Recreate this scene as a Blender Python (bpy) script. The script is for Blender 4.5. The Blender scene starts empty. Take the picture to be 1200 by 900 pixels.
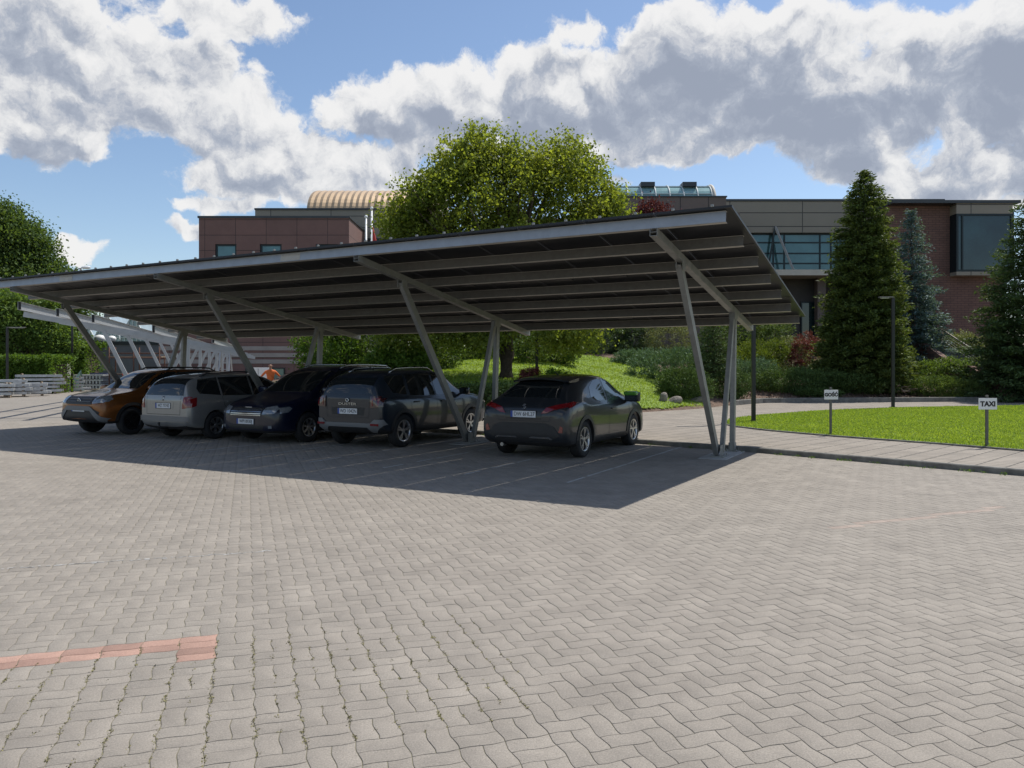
import bpy, bmesh, math, random
import numpy as np
from mathutils import Vector, Matrix
from mathutils.bvhtree import BVHTree
random.seed(7); rng = np.random.default_rng(7)
C = bpy.context.scene
R = math.radians
H, HZ, F = 1.7, 430.0, 900.0            # eye height, horizon row and focal length of the 1200 px wide photograph
# ------------------------------------------------------------------ camera
cd = bpy.data.cameras.new('camera'); cam = bpy.data.objects.new('camera', cd); C.collection.objects.link(cam)
cam.location = (0, 0, H); cam.rotation_euler = (R(90), 0, 0)
cd.sensor_width = 36; cd.lens = 27.0; cd.shift_y = -(450-HZ)/1200; cd.clip_start = .1; cd.clip_end = 6000
C.camera = cam
C.view_settings.view_transform = 'Standard'; C.view_settings.look = 'None'
C.view_settings.exposure = 0.44; C.view_settings.gamma = 1
# ------------------------------------------------------------------ sun
SUN = Vector((.781*math.cos(R(60)), .624*math.cos(R(60)), math.sin(R(60))))
sl = bpy.data.lights.new('sun', 'SUN'); sl.energy = 3.7; sl.angle = R(.53); sl.color = (1, .955, .88)
so = bpy.data.objects.new('sun', sl); C.collection.objects.link(so)
so.rotation_euler = SUN.to_track_quat('Z', 'Y').to_euler()
# ------------------------------------------------------------------ world: physical sky + clouds by direction
W = bpy.data.worlds.new('World'); C.world = W; W.use_nodes = True
nt = W.node_tree; nt.nodes.clear(); N = nt.nodes.new; LK = nt.links.new
def wire(sock, v):
    if hasattr(v, 'links') or isinstance(v, bpy.types.NodeSocket): LK(v, sock)
    else: sock.default_value = v
def M(op, a, b=0.0, c=0.0, clamp=False):
    n = N('ShaderNodeMath'); n.operation = op; n.use_clamp = clamp
    wire(n.inputs[0], a); wire(n.inputs[1], b); wire(n.inputs[2], c); return n.outputs[0]
def VM(op, a, b=(0, 0, 0)):
    n = N('ShaderNodeVectorMath'); n.operation = op; wire(n.inputs[0], a); wire(n.inputs[1], b)
    return n.outputs['Value'] if op in ('LENGTH', 'DOT_PRODUCT') else n.outputs[0]
def SM(v, lo, hi):
    n = N('ShaderNodeMapRange'); n.interpolation_type = 'SMOOTHSTEP'; wire(n.inputs[0], v)
    n.inputs[1].default_value = lo; n.inputs[2].default_value = hi; return n.outputs[0]
sky = N('ShaderNodeTexSky'); sky.sky_type = 'NISHITA'; sky.sun_disc = False
sky.sun_elevation = R(60); sky.sun_rotation = math.atan2(SUN.x, SUN.y)
sky.altitude = 100; sky.air_density = 1.0; sky.dust_density = .6; sky.ozone_density = 2.0
tc = N('ShaderNodeTexCoord'); sp = N('ShaderNodeSeparateXYZ'); LK(tc.outputs['Generated'], sp.inputs[0])
az = M('ARCTAN2', sp.outputs[0], sp.outputs[1])
hyp = M('SQRT', M('ADD', M('MULTIPLY', sp.outputs[0], sp.outputs[0]), M('MULTIPLY', sp.outputs[1], sp.outputs[1])))
el = M('ARCTAN2', sp.outputs[2], hyp)
cb = N('ShaderNodeCombineXYZ'); LK(az, cb.inputs[0]); LK(el, cb.inputs[1]); AE = cb.outputs[0]
def noise(vec, scale, detail=8, rough=.55, dist=0.0):
    n = N('ShaderNodeTexNoise'); LK(vec, n.inputs['Vector']); n.inputs['Scale'].default_value = scale
    n.inputs['Detail'].default_value = detail; n.inputs['Roughness'].default_value = rough
    n.inputs['Distortion'].default_value = dist; return n
def ae(px, py):
    x, z = (px-600)/F, (HZ-py)/F
    return math.atan2(x, 1), math.atan2(z, math.hypot(x, 1))
# warped coordinates give the cauliflower edges
wn = noise(AE, 9, 6, .6); wv = VM('SUBTRACT', wn.outputs['Color'], (.5, .5, .5))
sc = N('ShaderNodeVectorMath'); sc.operation = 'SCALE'; LK(wv, sc.inputs[0]); sc.inputs['Scale'].default_value = .085
WAE = VM('ADD', AE, sc.outputs[0])
# (x, y, rx, ry, weight)
BL = [(30, 20, 190, 95, 1.0), (150, 90, 200, 75, 1.0), (40, 130, 150, 55, 1.0), (255, 20, 95, 42, .75), (250, 135, 130, 48, 1.0),
      (330, 175, 130, 45, .9), (300, 210, 110, 28, .8), (420, 195, 90, 40, .8),
      (430, 125, 75, 45, 1.0), (520, 125, 110, 62, 1.1), (620, 120, 110, 66, 1.2), (715, 105, 90, 60, 1.1),
      (820, 75, 120, 92, 1.3), (900, 100, 150, 90, 1.4), (980, 125, 140, 62, 1.3), (1090, 90, 130, 80, 1.3), (1180, 90, 130, 100, 1.3),
      (1230, 30, 140, 60, 1.1), (640, 155, 110, 42, 1.1), (850, 165, 130, 26, 1.0), (1010, 195, 85, 28, .9), (1110, 200, 130, 40, 1.0), (1210, 190, 110, 55, 1.0),
      (675, 42, 42, 18, .55), (985, 45, 60, 30, .6), (1060, 30, 60, 26, .55), (98, 290, 38, 16, .6), (225, 262, 32, 10, .5), (500, 215, 60, 22, .6),
      (100, 172, 60, 14, .5), (455, 215, 60, 26, .7), (1195, 235, 40, 14, .6), (-80, 40, 130, 130, 1), (730, 205, 20, 12, .4), (880, 30, 110, 45, 1.0), (1130, 215, 110, 34, .9), (740, 160, 60, 40, .9), (255, 235, 60, 12, .6), (970, 150, 120, 60, 1.1)]
def field(co):
  acc = None
  for (px, py, rx, ry, w) in BL:
    a0, e0 = ae(px, py); a1, _ = ae(px+rx, py); a2, _ = ae(px-rx, py); _, e1 = ae(px, py-ry); _, e2 = ae(px, py+ry)
    d = VM('SUBTRACT', co, (a0, e0, 0)); d = VM('MULTIPLY', d, (2/(a1-a2), 2/(e1-e2), 0))
    v = M('MULTIPLY', M('SUBTRACT', 1.0, VM('LENGTH', d)), w)
    if acc is None: acc = v
    else:
          n = N('ShaderNodeMath'); n.operation = 'SMOOTH_MAX'; LK(acc, n.inputs[0]); LK(v, n.inputs[1]); n.inputs[2].default_value = .22; acc = n.outputs[0]
  return M('MINIMUM', acc, 1.2)
OFF = VM('ADD', WAE, (.010, .036, 0))
acc = field(WAE); acc2 = field(OFF)
# away from the pictured part of the sky: unseen fair weather clouds, whitened below as fill light
far = SM(VM('LENGTH', VM('MULTIPLY', AE, (1.0, 1.25, 0))), .75, 1.05)
gen = M('MULTIPLY_ADD', noise(tc.outputs['Generated'], 2.2, 4, .5).outputs[0], 3.0, -1.75)
accm = N('ShaderNodeMix'); LK(far, accm.inputs[0]); LK(M('MAXIMUM', acc, -.6), accm.inputs[2]); LK(gen, accm.inputs[3]); acc = accm.outputs[0]
ac2m = N('ShaderNodeMix'); LK(far, ac2m.inputs[0]); LK(M('MAXIMUM', acc2, -.6), ac2m.inputs[2]); LK(gen, ac2m.inputs[3]); acc2 = ac2m.outputs[0]
n1 = noise(WAE, 8, 14, .64).outputs[0]; n2 = noise(WAE, 26, 12, .66).outputs[0]
vo = N('ShaderNodeTexVoronoi'); vo.feature = 'SMOOTH_F1'; vo.inputs['Scale'].default_value = 24; vo.inputs['Smoothness'].default_value = .35; LK(WAE, vo.inputs['Vector'])
dens = M('ADD', acc, M('ADD', M('ADD', M('MULTIPLY', M('SUBTRACT', n1, .5), 1.25), M('MULTIPLY', M('SUBTRACT', n2, .5), .75)), M('MULTIPLY', M('SUBTRACT', .58, vo.outputs[0]), .42)))
alpha = SM(dens, .0, .26)
# brightness: how much cloud lies towards the sun; thin rims glow, bellies are grey, billows stay visible
n3 = noise(OFF, 8, 12, .64).outputs[0]; off2 = VM('ADD', WAE, (.005, .014, 0)); n4 = noise(off2, 26, 10, .66).outputs[0]
v2 = N('ShaderNodeTexVoronoi'); v2.feature = 'SMOOTH_F1'; v2.inputs['Scale'].default_value = 24; v2.inputs['Smoothness'].default_value = .35; LK(off2, v2.inputs['Vector'])
d2 = M('ADD', acc2, M('MULTIPLY', M('SUBTRACT', n3, .5), 1.7))
rel = M('ADD', M('MULTIPLY', M('SUBTRACT', n2, n4), 1.5), M('MULTIPLY', M('SUBTRACT', v2.outputs[0], vo.outputs[0]), .9))
left = SM(az, -.25, -.05)      # the clouds on the left stand clear of the sun and are paler
tk = M('ADD', M('MULTIPLY', M('ADD', M('MULTIPLY', d2, .62), M('MULTIPLY', dens, .38)), M('MULTIPLY_ADD', left, .22, .66)), M('MULTIPLY', rel, -.75))
thick = SM(tk, -.05, .88)
thick = M('MULTIPLY', thick, M('SUBTRACT', 1.0, M('MULTIPLY', far, .75)))  # clouds out of view made whiter to fill the shade
cr = N('ShaderNodeValToRGB'); LK(thick, cr.inputs[0]); e = cr.color_ramp.elements
e[0].position = 0; e[0].color = (.66, .655, .65, 1); e[1].position = 1; e[1].color = (.24, .27, .335, 1)
for p, c in ((.25, (.56, .565, .575, 1)), (.48, (.43, .445, .48, 1)), (.72, (.31, .34, .40, 1))):
    k = e.new(p); k.color = c
bg1 = N('ShaderNodeBackground'); LK(sky.outputs[0], bg1.inputs[0]); bg1.inputs[1].default_value = .10
bg2 = N('ShaderNodeBackground'); LK(cr.outputs[0], bg2.inputs[0]); bg2.inputs[1].default_value = 1.0
lowfade = SM(el, -.01, .05)
mx = N('ShaderNodeMixShader'); LK(M('MULTIPLY', M('MULTIPLY', alpha, .97), lowfade), mx.inputs[0]); LK(bg1.outputs[0], mx.inputs[1]); LK(bg2.outputs[0], mx.inputs[2])
wo = N('ShaderNodeOutputWorld'); LK(mx.outputs[0], wo.inputs[0])
W.cycles.sampling_method = 'MANUAL'; W.cycles.sample_map_resolution = 512

# ================================================================== helpers
def G(px, py, z=0.0):
    Y = F*(H-z)/(py-HZ); return Vector(((px-600)/F*Y, Y, z))
def P(px, py, Y): return Vector(((px-600)/F*Y, Y, H-(py-HZ)/F*Y))
def tag(o, label=None, cat=None, group=None, kind=None):
    for k, v in (('label', label), ('category', cat), ('group', group), ('kind', kind)):
        if v: o[k] = v
    return o
def link(o, parent=None):
    C.collection.objects.link(o)
    if parent: o.parent = parent
    return o
def empty(name, loc, rz=0, label=None, cat=None, group=None):
    o = bpy.data.objects.new(name, None); o.location = loc; o.rotation_euler = (0, 0, rz); o.empty_display_size = .3
    link(o); return tag(o, label, cat, group)
def copy_tree(o, parent=None):
    c = o.copy(); link(c, parent)
    for ch in [x for x in bpy.data.objects if x.parent == o]: copy_tree(ch, c)
    return c
def kids(o): return [x for x in bpy.data.objects if x.parent == o]
class MB:
    def __init__(s): s.bm = bmesh.new(); s.mi = 0
    def _new(s, vs):
        fs = set()
        for v in vs:
            for f in v.link_faces: fs.add(f)
        for f in fs: f.material_index = s.mi
    def box(s, c, size, rot=None, bevel=0):
        m = Matrix.Translation(c)
        if rot is not None: m = m @ rot.to_4x4()
        m = m @ Matrix.Diagonal((size[0], size[1], size[2], 1))
        r = bmesh.ops.create_cube(s.bm, size=1, matrix=m); s._new(r['verts'])
        if bevel:
            ed = list({e for v in r['verts'] for e in v.link_edges})
            bmesh.ops.bevel(s.bm, geom=ed, offset=bevel, segments=2, affect='EDGES', profile=.6)
        return s
    def b2(s, x0, x1, y0, y1, z0, z1, bevel=0):
        return s.box(((x0+x1)/2, (y0+y1)/2, (z0+z1)/2), (abs(x1-x0), abs(y1-y0), abs(z1-z0)), None, bevel)
    def bar(s, a, b, w, h, up=(0, 0, 1), bevel=0):
        a = Vector(a); b = Vector(b); z = (b-a).normalized(); x = Vector(up).cross(z)
        if x.length < 1e-4: x = Vector((1, 0, 0)).cross(z)
        x.normalize(); y = z.cross(x)
        return s.box((a+b)/2, (w, h, (b-a).length), Matrix((x, y, z)).transposed(), bevel)
    def cyl(s, a, b, r1, r2=None, n=12):
        a = Vector(a); b = Vector(b); r2 = r1 if r2 is None else r2
        q = (b-a).to_track_quat('Z', 'Y').to_matrix().to_4x4(); m = Matrix.Translation((a+b)/2) @ q
        r = bmesh.ops.create_cone(s.bm, cap_ends=True, segments=n, radius1=r1, radius2=r2, depth=(b-a).length, matrix=m); s._new(r['verts']); return s
    def tube(s, pts, rad, n=8):
        rings = []; pts = [Vector(p) for p in pts]
        for i, p in enumerate(pts):
            d = (pts[min(i+1, len(pts)-1)]-pts[max(i-1, 0)]).normalized(); q = d.to_track_quat('Z', 'Y').to_matrix()
            rings.append([s.bm.verts.new(p+q @ Vector((math.cos(t)*rad[i], math.sin(t)*rad[i], 0))) for t in [2*math.pi*k/n for k in range(n)]])
        for a, b in zip(rings, rings[1:]):
            for k in range(n):
                f = s.bm.faces.new((a[k], a[(k+1) % n], b[(k+1) % n], b[k])); f.material_index = s.mi; f.smooth = True
        for rg, fl in ((rings[0], True), (rings[-1], False)):
            f = s.bm.faces.new(rg[::-1] if fl else rg); f.material_index = s.mi
        return s
    def lathe(s, prof, axis='z', n=32, c=(0, 0, 0)):
        c = Vector(c); rings = []
        for r, h in prof:
            rg = []
            for k in range(n):
                t = 2*math.pi*k/n
                v = Vector((r*math.cos(t), r*math.sin(t), h)) if axis == 'z' else Vector((r*math.cos(t), h, r*math.sin(t)))
                rg.append(s.bm.verts.new(c+v))
            rings.append(rg)
        for a, b in zip(rings, rings[1:]):
            for k in range(n):
                f = s.bm.faces.new((a[k], a[(k+1) % n], b[(k+1) % n], b[k])); f.material_index = s.mi; f.smooth = True
        return s
    def sphere(s, c, r, sub=2, scale=(1, 1, 1)):
        m = Matrix.Translation(c) @ Matrix.Diagonal((*scale, 1))
        q = bmesh.ops.create_icosphere(s.bm, subdivisions=sub, radius=r, matrix=m); s._new(q['verts'])
        for v in q['verts']:
            for f in v.link_faces: f.smooth = True
        return s
    def poly(s, pts, z0, z1):
        """closed prism over a ground polygon"""
        a = [s.bm.verts.new((p[0], p[1], z0)) for p in pts]; b = [s.bm.verts.new((p[0], p[1], z1)) for p in pts]
        s.bm.faces.new(b); s.bm.faces.new(a[::-1]); n = len(pts)
        for i in range(n): s.bm.faces.new((a[i], a[(i+1) % n], b[(i+1) % n], b[i]))
        return s
    def build(s, name, mats, parent=None, smooth=False):
        me = bpy.data.meshes.new(name); bmesh.ops.recalc_face_normals(s.bm, faces=s.bm.faces[:]); s.bm.to_mesh(me); s.bm.free()
        for m in (mats if isinstance(mats, (list, tuple)) else [mats]): me.materials.append(m)
        if smooth: me.polygons.foreach_set('use_smooth', [True]*len(me.polygons))
        return link(bpy.data.objects.new(name, me), parent)
def np_mesh(name, V, sizes, idx, mat, parent=None, smooth=False):
    me = bpy.data.meshes.new(name); V = np.asarray(V, np.float32); sizes = np.asarray(sizes, np.int32); idx = np.asarray(idx, np.int32)
    me.vertices.add(len(V)); me.vertices.foreach_set('co', V.ravel())
    me.loops.add(len(idx)); me.loops.foreach_set('vertex_index', idx)
    me.polygons.add(len(sizes)); me.polygons.foreach_set('loop_start', np.concatenate(([0], np.cumsum(sizes)[:-1])).astype(np.int32))
    me.polygons.foreach_set('loop_total', sizes); me.update(calc_edges=True); me.validate()
    for m in (mat if isinstance(mat, list) else [mat]): me.materials.append(m)
    if smooth: me.polygons.foreach_set('use_smooth', [True]*len(me.polygons))
    return link(bpy.data.objects.new(name, me), parent)
# ------------------------------------------------------------------ materials
def mat(name, col, rough=.6, metal=0, var=0.0, vs=4.0, bump=0, bs=60, coat=0, spec=.5, island=0.0, col2=None, detail=6, emit=None):
    m = bpy.data.materials.new(name); m.use_nodes = True; t = m.node_tree; b = t.nodes['Principled BSDF']
    b.inputs['Base Color'].default_value = (*col, 1); b.inputs['Roughness'].default_value = rough; b.inputs['Metallic'].default_value = metal
    b.inputs['Specular IOR Level'].default_value = spec; b.inputs['Coat Weight'].default_value = coat; b.inputs['Coat Roughness'].default_value = .04
    g = t.nodes.new('ShaderNodeNewGeometry'); src = None
    co = t.nodes.new('ShaderNodeTexCoord')
    if var or col2:
        n = t.nodes.new('ShaderNodeTexNoise'); n.inputs['Scale'].default_value = vs; n.inputs['Detail'].default_value = detail; n.inputs['Roughness'].default_value = .65
        t.links.new(co.outputs['Object'], n.inputs['Vector'])
        r = t.nodes.new('ShaderNodeMapRange'); r.inputs[1].default_value = .3; r.inputs[2].default_value = .7; t.links.new(n.outputs[0], r.inputs[0])
        mx = t.nodes.new('ShaderNodeMix'); mx.data_type = 'RGBA'; t.links.new(r.outputs[0], mx.inputs[0])
        c2 = col2 or tuple(min(1, c*(1+var)) for c in col); c1 = col if col2 else tuple(c*(1-var) for c in col)
        mx.inputs[6].default_value = (*c1, 1); mx.inputs[7].default_value = (*c2, 1); src = mx.outputs[2]
    if island:
        r = t.nodes.new('ShaderNodeMapRange'); r.inputs[3].default_value = 1-island; r.inputs[4].default_value = 1+island; t.links.new(g.outputs['Random Per Island'], r.inputs[0])
        v = t.nodes.new('ShaderNodeVectorMath'); v.operation = 'SCALE'; t.links.new(r.outputs[0], v.inputs['Scale'])
        if src: t.links.new(src, v.inputs[0])
        else: v.inputs[0].default_value = col
        src = v.outputs[0]
    if src: t.links.new(src, b.inputs['Base Color'])
    if bump:
        n = t.nodes.new('ShaderNodeTexNoise'); n.inputs['Scale'].default_value = bs; n.inputs['Detail'].default_value = 8; t.links.new(co.outputs['Object'], n.inputs['Vector'])
        bp = t.nodes.new('ShaderNodeBump'); bp.inputs['Strength'].default_value = 1; bp.inputs['Distance'].default_value = bump; t.links.new(n.outputs[0], bp.inputs['Height']); t.links.new(bp.outputs[0], b.inputs['Normal'])
    return m
def brickmat(name, c1, c2, cm, w, h, mortar, rough=.8, rot=None, offset=.5, squash=1, var=.2, vs=.6, bump=.003, bias=0, axes='xz'):
    m = mat(name, c1, rough); t = m.node_tree; b = t.nodes['Principled BSDF']; L = t.links.new
    co = t.nodes.new('ShaderNodeTexCoord'); mp = t.nodes.new('ShaderNodeMapping'); L(co.outputs['Object'], mp.inputs[0])
    if axes == 'xz': mp.inputs['Rotation'].default_value = (R(-90), 0, 0)
    if rot: mp.inputs['Rotation'].default_value = rot
    br = t.nodes.new('ShaderNodeTexBrick'); L(mp.outputs[0], br.inputs[0]); br.offset = offset; br.squash = squash
    br.inputs['Color1'].default_value = (*c1, 1); br.inputs['Color2'].default_value = (*c2, 1); br.inputs['Mortar'].default_value = (*cm, 1)
    br.inputs['Scale'].default_value = 1; br.inputs['Mortar Size'].default_value = mortar; br.inputs['Brick Width'].default_value = w; br.inputs['Row Height'].default_value = h; br.inputs['Bias'].default_value = bias
    n = t.nodes.new('ShaderNodeTexNoise'); n.inputs['Scale'].default_value = vs; n.inputs['Detail'].default_value = 10; n.inputs['Roughness'].default_value = .7; L(co.outputs['Object'], n.inputs[0])
    r = t.nodes.new('ShaderNodeMapRange'); r.inputs[1].default_value = .3; r.inputs[2].default_value = .7; r.inputs[3].default_value = 1-var; r.inputs[4].default_value = 1+var; L(n.outputs[0], r.inputs[0])
    v = t.nodes.new('ShaderNodeVectorMath'); v.operation = 'SCALE'; L(br.outputs[0], v.inputs[0]); L(r.outputs[0], v.inputs['Scale']); L(v.outputs[0], b.inputs['Base Color'])
    bp = t.nodes.new('ShaderNodeBump'); bp.inputs['Distance'].default_value = bump; bp.invert = True; L(br.outputs['Fac'], bp.inputs['Height']); L(bp.outputs[0], b.inputs['Normal'])
    return m
def leafmat(name, col, var=.35, trans=.35, rough=.55, tint=None):
    m = mat(name, col, rough, 0, island=var, spec=.15, vs=.7, col2=tint or tuple(c*1.25 for c in col)); t = m.node_tree; b = t.nodes['Principled BSDF']
    tr = t.nodes.new('ShaderNodeBsdfTranslucent'); ms = t.nodes.new('ShaderNodeMixShader'); ms.inputs[0].default_value = trans
    s = b.inputs['Base Color'].links[0].from_socket; v = t.nodes.new('ShaderNodeVectorMath'); v.operation = 'MULTIPLY'; v.inputs[1].default_value = (1.7, 1.6, .6)
    t.links.new(s, v.inputs[0]); t.links.new(v.outputs[0], tr.inputs[0])
    o = t.nodes['Material Output']; t.links.new(b.outputs[0], ms.inputs[1]); t.links.new(tr.outputs[0], ms.inputs[2]); t.links.new(ms.outputs[0], o.inputs[0]); return m
PAVE = (.248, .222, .190)
m_beam = mat('galvanised_beam_sky_lit', (.30, .33, .37), .45, .35, var=.10, vs=5, detail=9)  # same steel, sky reflection put into a lighter bluish colour
m_galv = mat('galvanised_steel_shaded', (.14, .135, .125), .55, .3, var=.14, vs=9, detail=9)  # same steel, darkened to paint in the shade on the purlins
m_flange = mat('galvanised_flange_bounce_lit', (.42, .40, .36), .5, .2, var=.12, vs=5)  # same steel, ground bounce painted in as a lighter colour
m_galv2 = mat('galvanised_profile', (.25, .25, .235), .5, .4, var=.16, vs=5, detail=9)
m_alu = mat('panel_frame', (.03, .031, .033), .5, .4)
m_pv = mat('panel_cells', (.012, .013, .016), .45, 0, spec=.25, var=.3, vs=2)
m_dark = mat('black_plastic', (.018, .018, .019), .5, 0, var=.2, vs=8)
m_blackmetal = mat('black_painted_steel', (.02, .021, .022), .4, .2, var=.2, vs=5)
m_conc = mat('pale_concrete', (.36, .35, .33), .85, 0, var=.22, vs=5, bump=.002, bs=40)
m_kerb = mat('kerb_concrete', (.17, .165, .15), .9, 0, var=.4, vs=5, bump=.004, bs=30)
m_white = mat('white_sign_paint', (.78, .78, .77), .45, 0, var=.05, vs=6)
m_ink = mat('black_lettering', (.012, .012, .014), .5)
m_bark = mat('bark', (.085, .065, .048), .95, 0, var=.4, vs=9, bump=.02, bs=14)
m_soil = mat('mulch', (.13, .085, .06), .95, 0, var=.5, vs=6, bump=.03, bs=22)
m_rock = mat('rock', (.22, .195, .165), .9, 0, var=.35, vs=6, bump=.03, bs=7)
m_tyre = mat('tyre_rubber', (.016, .016, .017), .8, 0, var=.25, vs=15)
m_rim = mat('alloy_rim', (.5, .5, .51), .3, .9, var=.1, vs=20)
m_rimd = mat('dark_alloy', (.03, .03, .032), .35, .6)
m_glass = mat('tinted_glass', (.012, .015, .016), .03, 0, spec=.8, var=.1, vs=2)
m_chrome = mat('bright_trim', (.42, .43, .44), .25, 1)
m_red = mat('tail_light_red', (.17, .006, .009), .12, 0, coat=1)
m_lens = mat('clear_lens', (.24, .26, .28), .08, .4, coat=1, var=.3, vs=14)
m_plate = mat('number_plate', (.66, .67, .68), .4); m_blue = mat('plate_blue', (.02, .06, .3), .4)

def text_mesh(body, size, mat_, parent, mtx, name='lettering', ext=.002, sx=1, bold=0.0):
    cu = bpy.data.curves.new(name, 'FONT'); cu.body = body; cu.size = size; cu.align_x = 'CENTER'; cu.align_y = 'CENTER'; cu.extrude = ext; cu.offset = bold
    o = bpy.data.objects.new('tmp', cu); C.collection.objects.link(o); bpy.context.view_layer.update()
    me = bpy.data.meshes.new_from_object(o.evaluated_get(bpy.context.evaluated_depsgraph_get())); bpy.data.objects.remove(o)
    me.name = name; me.transform(mtx @ Matrix.Diagonal((sx, 1, 1, 1))); me.materials.clear(); me.materials.append(mat_)
    return link(bpy.data.objects.new(name, me), parent)
# ------------------------------------------------------------------ foliage
def leaves(name, Pts, size, mat_, parent=None, up=.3, asp=.6, axis=None, jit=.35):
    n = len(Pts); a = rng.normal(size=(n, 3))
    if axis is not None: a = axis+rng.normal(size=(n, 3))*jit
    a /= np.linalg.norm(a, axis=1)[:, None]
    nn = rng.normal(size=(n, 3)); nn[:, 2] += up*2
    b = np.cross(nn, a); b /= np.linalg.norm(b, axis=1)[:, None]+1e-9
    s = (size*rng.uniform(.6, 1.35, n))[:, None]; V = np.empty((n, 4, 3))
    fold = np.cross(a, b)*s*.12
    V[:, 0] = Pts-a*s*.5; V[:, 1] = Pts+b*s*asp*.5+fold; V[:, 2] = Pts+a*s*.5; V[:, 3] = Pts-b*s*asp*.5+fold
    return np_mesh(name, V.reshape(-1, 3), np.full(n, 4), np.arange(n*4), mat_, parent)
def blob_clusters(blobs, n, shell=.35):
    """points in the outer part of a union of ellipsoids (x, y, z, rx, ry, rz)"""
    vol = np.array([b[3]*b[4]*b[5] for b in blobs])**.67; out = []
    B = np.array(blobs, float); ch = rng.choice(len(blobs), n*3, p=vol/vol.sum())
    d = rng.normal(size=(n*3, 3)); d /= np.linalg.norm(d, axis=1)[:, None]
    r = 1-shell*rng.uniform(0, 1, n*3)**1.3
    p = B[ch, :3]+d*r[:, None]*B[ch, 3:]
    # drop those deep inside another blob
    q = np.sqrt((((p[:, None, :]-B[None, :, :3])/B[None, :, 3:])**2).sum(2)).min(1)
    return p[q > 1-shell*1.05][:n]
def clump_leaves(cent, per, spread):
    p = np.repeat(cent, per, 0); sp_ = spread*np.repeat(rng.uniform(.45, 1.7, len(cent)), per)[:, None]
    return p+rng.normal(size=p.shape)*sp_*np.array([1, 1, .75])
def tree(name, label, group, base, trunk_h, trunk_r, blobs, m_leaf, ncl, per, spread, leaf, limbs=28, cat='tree', shell=.5):
    t = empty(name, base, 0, label, cat, group); bx, by, bz = base
    lb = [(b[0]-bx, b[1]-by, b[2]-bz, b[3], b[4], b[5]) for b in blobs]
    cl = blob_clusters(lb, ncl, shell)
    leaves('crown', clump_leaves(cl, per, spread), leaf, m_leaf, t)
    m = MB(); top = Vector((0, 0, trunk_h)); m.tube([(0, 0, -.3), (.02, 0, trunk_h*.3), (-.03, .03, trunk_h*.7), top], [trunk_r*1.35, trunk_r, trunk_r*.85, trunk_r*.7], 10)
    for i in rng.choice(len(cl), min(limbs, len(cl)), replace=False):
        e_ = Vector(cl[i]); s_ = top*random.uniform(.75, 1); mid = s_.lerp(e_, .5)+Vector((random.uniform(-.2, .2), random.uniform(-.2, .2), random.uniform(.1, .5)))
        m.tube([s_, s_.lerp(mid, .5), mid, e_], [trunk_r*.42, trunk_r*.3, trunk_r*.2, trunk_r*.05], 6)
    m.build('trunk', m_bark, t); return t
def shrub(label, c, r, m_leaf, n=6000, leaf=.07, group=None, lumps=7, up=.5, cat='shrub', asp=.5, spiky=0.0, spread=.09, flat=.75, name='shrub'):
    """dome of leaf clumps on the ground at c with radii r"""
    cx, cy, cz = c; rx, ry, rz = r; bl = [(0, 0, rz*.3, rx*.72, ry*.72, rz*.62)]
    for i in range(lumps):
        a = 2*math.pi*i/lumps+random.uniform(-.4, .4); k = random.uniform(.45, .7); q = random.uniform(.28, .42)
        bl.append((rx*k*math.cos(a), ry*k*math.sin(a), rz*random.uniform(.2, .62), rx*q, ry*q, rz*random.uniform(.28, .38)))
    per = 26; cl = blob_clusters(bl, n//per, .28); cl[:, 2] = np.abs(cl[:, 2])
    p = clump_leaves(cl, per, spread); p[:, 2] = np.maximum(p[:, 2], .0)
    ax = None
    if spiky:
        ax = p/np.array([rx, ry, rz]); ax[:, 2] += spiky; ax /= np.linalg.norm(ax, axis=1)[:, None]+1e-6
    t = empty(name, c, 0, label, cat, group); leaves('foliage', p, leaf, m_leaf, t, up=up, asp=asp, axis=ax, jit=.5)
    m = MB()
    for i in range(7):
        e_ = Vector(cl[random.randrange(len(cl))]); m.tube([(0, 0, -.15), Vector((e_.x*.4, e_.y*.4, e_.z*.35)), e_], [.03, .02, .006], 5)
    m.build('stem', m_bark, t); return t
def conifer(name, label, base, h, r, m_leaf, levels=26, dens=1.0, leaf=.22, droop=.25, bottom=.04, tip=.06, power=.85, group=None, spread=.13, gaps=.12):
    t = empty(name, base, 0, label, 'tree', group); pts = []; axs = []; m = MB(); m.tube([(0, 0, -.3), (0, 0, h*.5), (0, 0, h*.97)], [r*.09, r*.055, .015], 8)
    for L in range(levels):
        f = L/(levels-1); z = h*(bottom+(1-bottom-tip)*f); rr = r*((1-f)**power)*.97+.1; nb = max(5, int(15*(1-f)+6))
        ph = random.uniform(0, 6)
        for k in range(nb):
            a = ph+2*math.pi*k/nb+random.uniform(-.22, .22); ln = rr*random.uniform(1-gaps*2.2, 1.08); d = np.array([math.cos(a), math.sin(a), 0])
            zz = z+random.uniform(-.5, .5)*h/levels
            if L % 2 == 0 and k % 2 == 0: m.tube([(0, 0, zz), (d[0]*ln*.9, d[1]*ln*.9, zz-droop*ln*.5)], [.03, .008], 4)
            ns = max(3, int(ln/.16)); 
            for s_ in np.linspace(.3, 1, ns):
                pz = zz-droop*ln*s_+droop*.75*ln*s_*s_; q = int(10*dens*(.6+.7*s_)); w = .05+.34*ln*(1.1-s_)*.5
                c_ = np.array([d[0]*ln*s_, d[1]*ln*s_, pz]); pp = c_+rng.normal(size=(q, 3))*np.array([1, 1, .5])*(spread+w*.25)
                pts.append(pp); axs.append(np.repeat([[d[0], d[1], -.25+.3*s_]], q, 0))
    leaves('crown', np.concatenate(pts), leaf, m_leaf, t, up=.6, asp=.33, axis=np.concatenate(axs), jit=.55)
    # leader
    m.build('trunk', m_bark, t); return t
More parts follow.
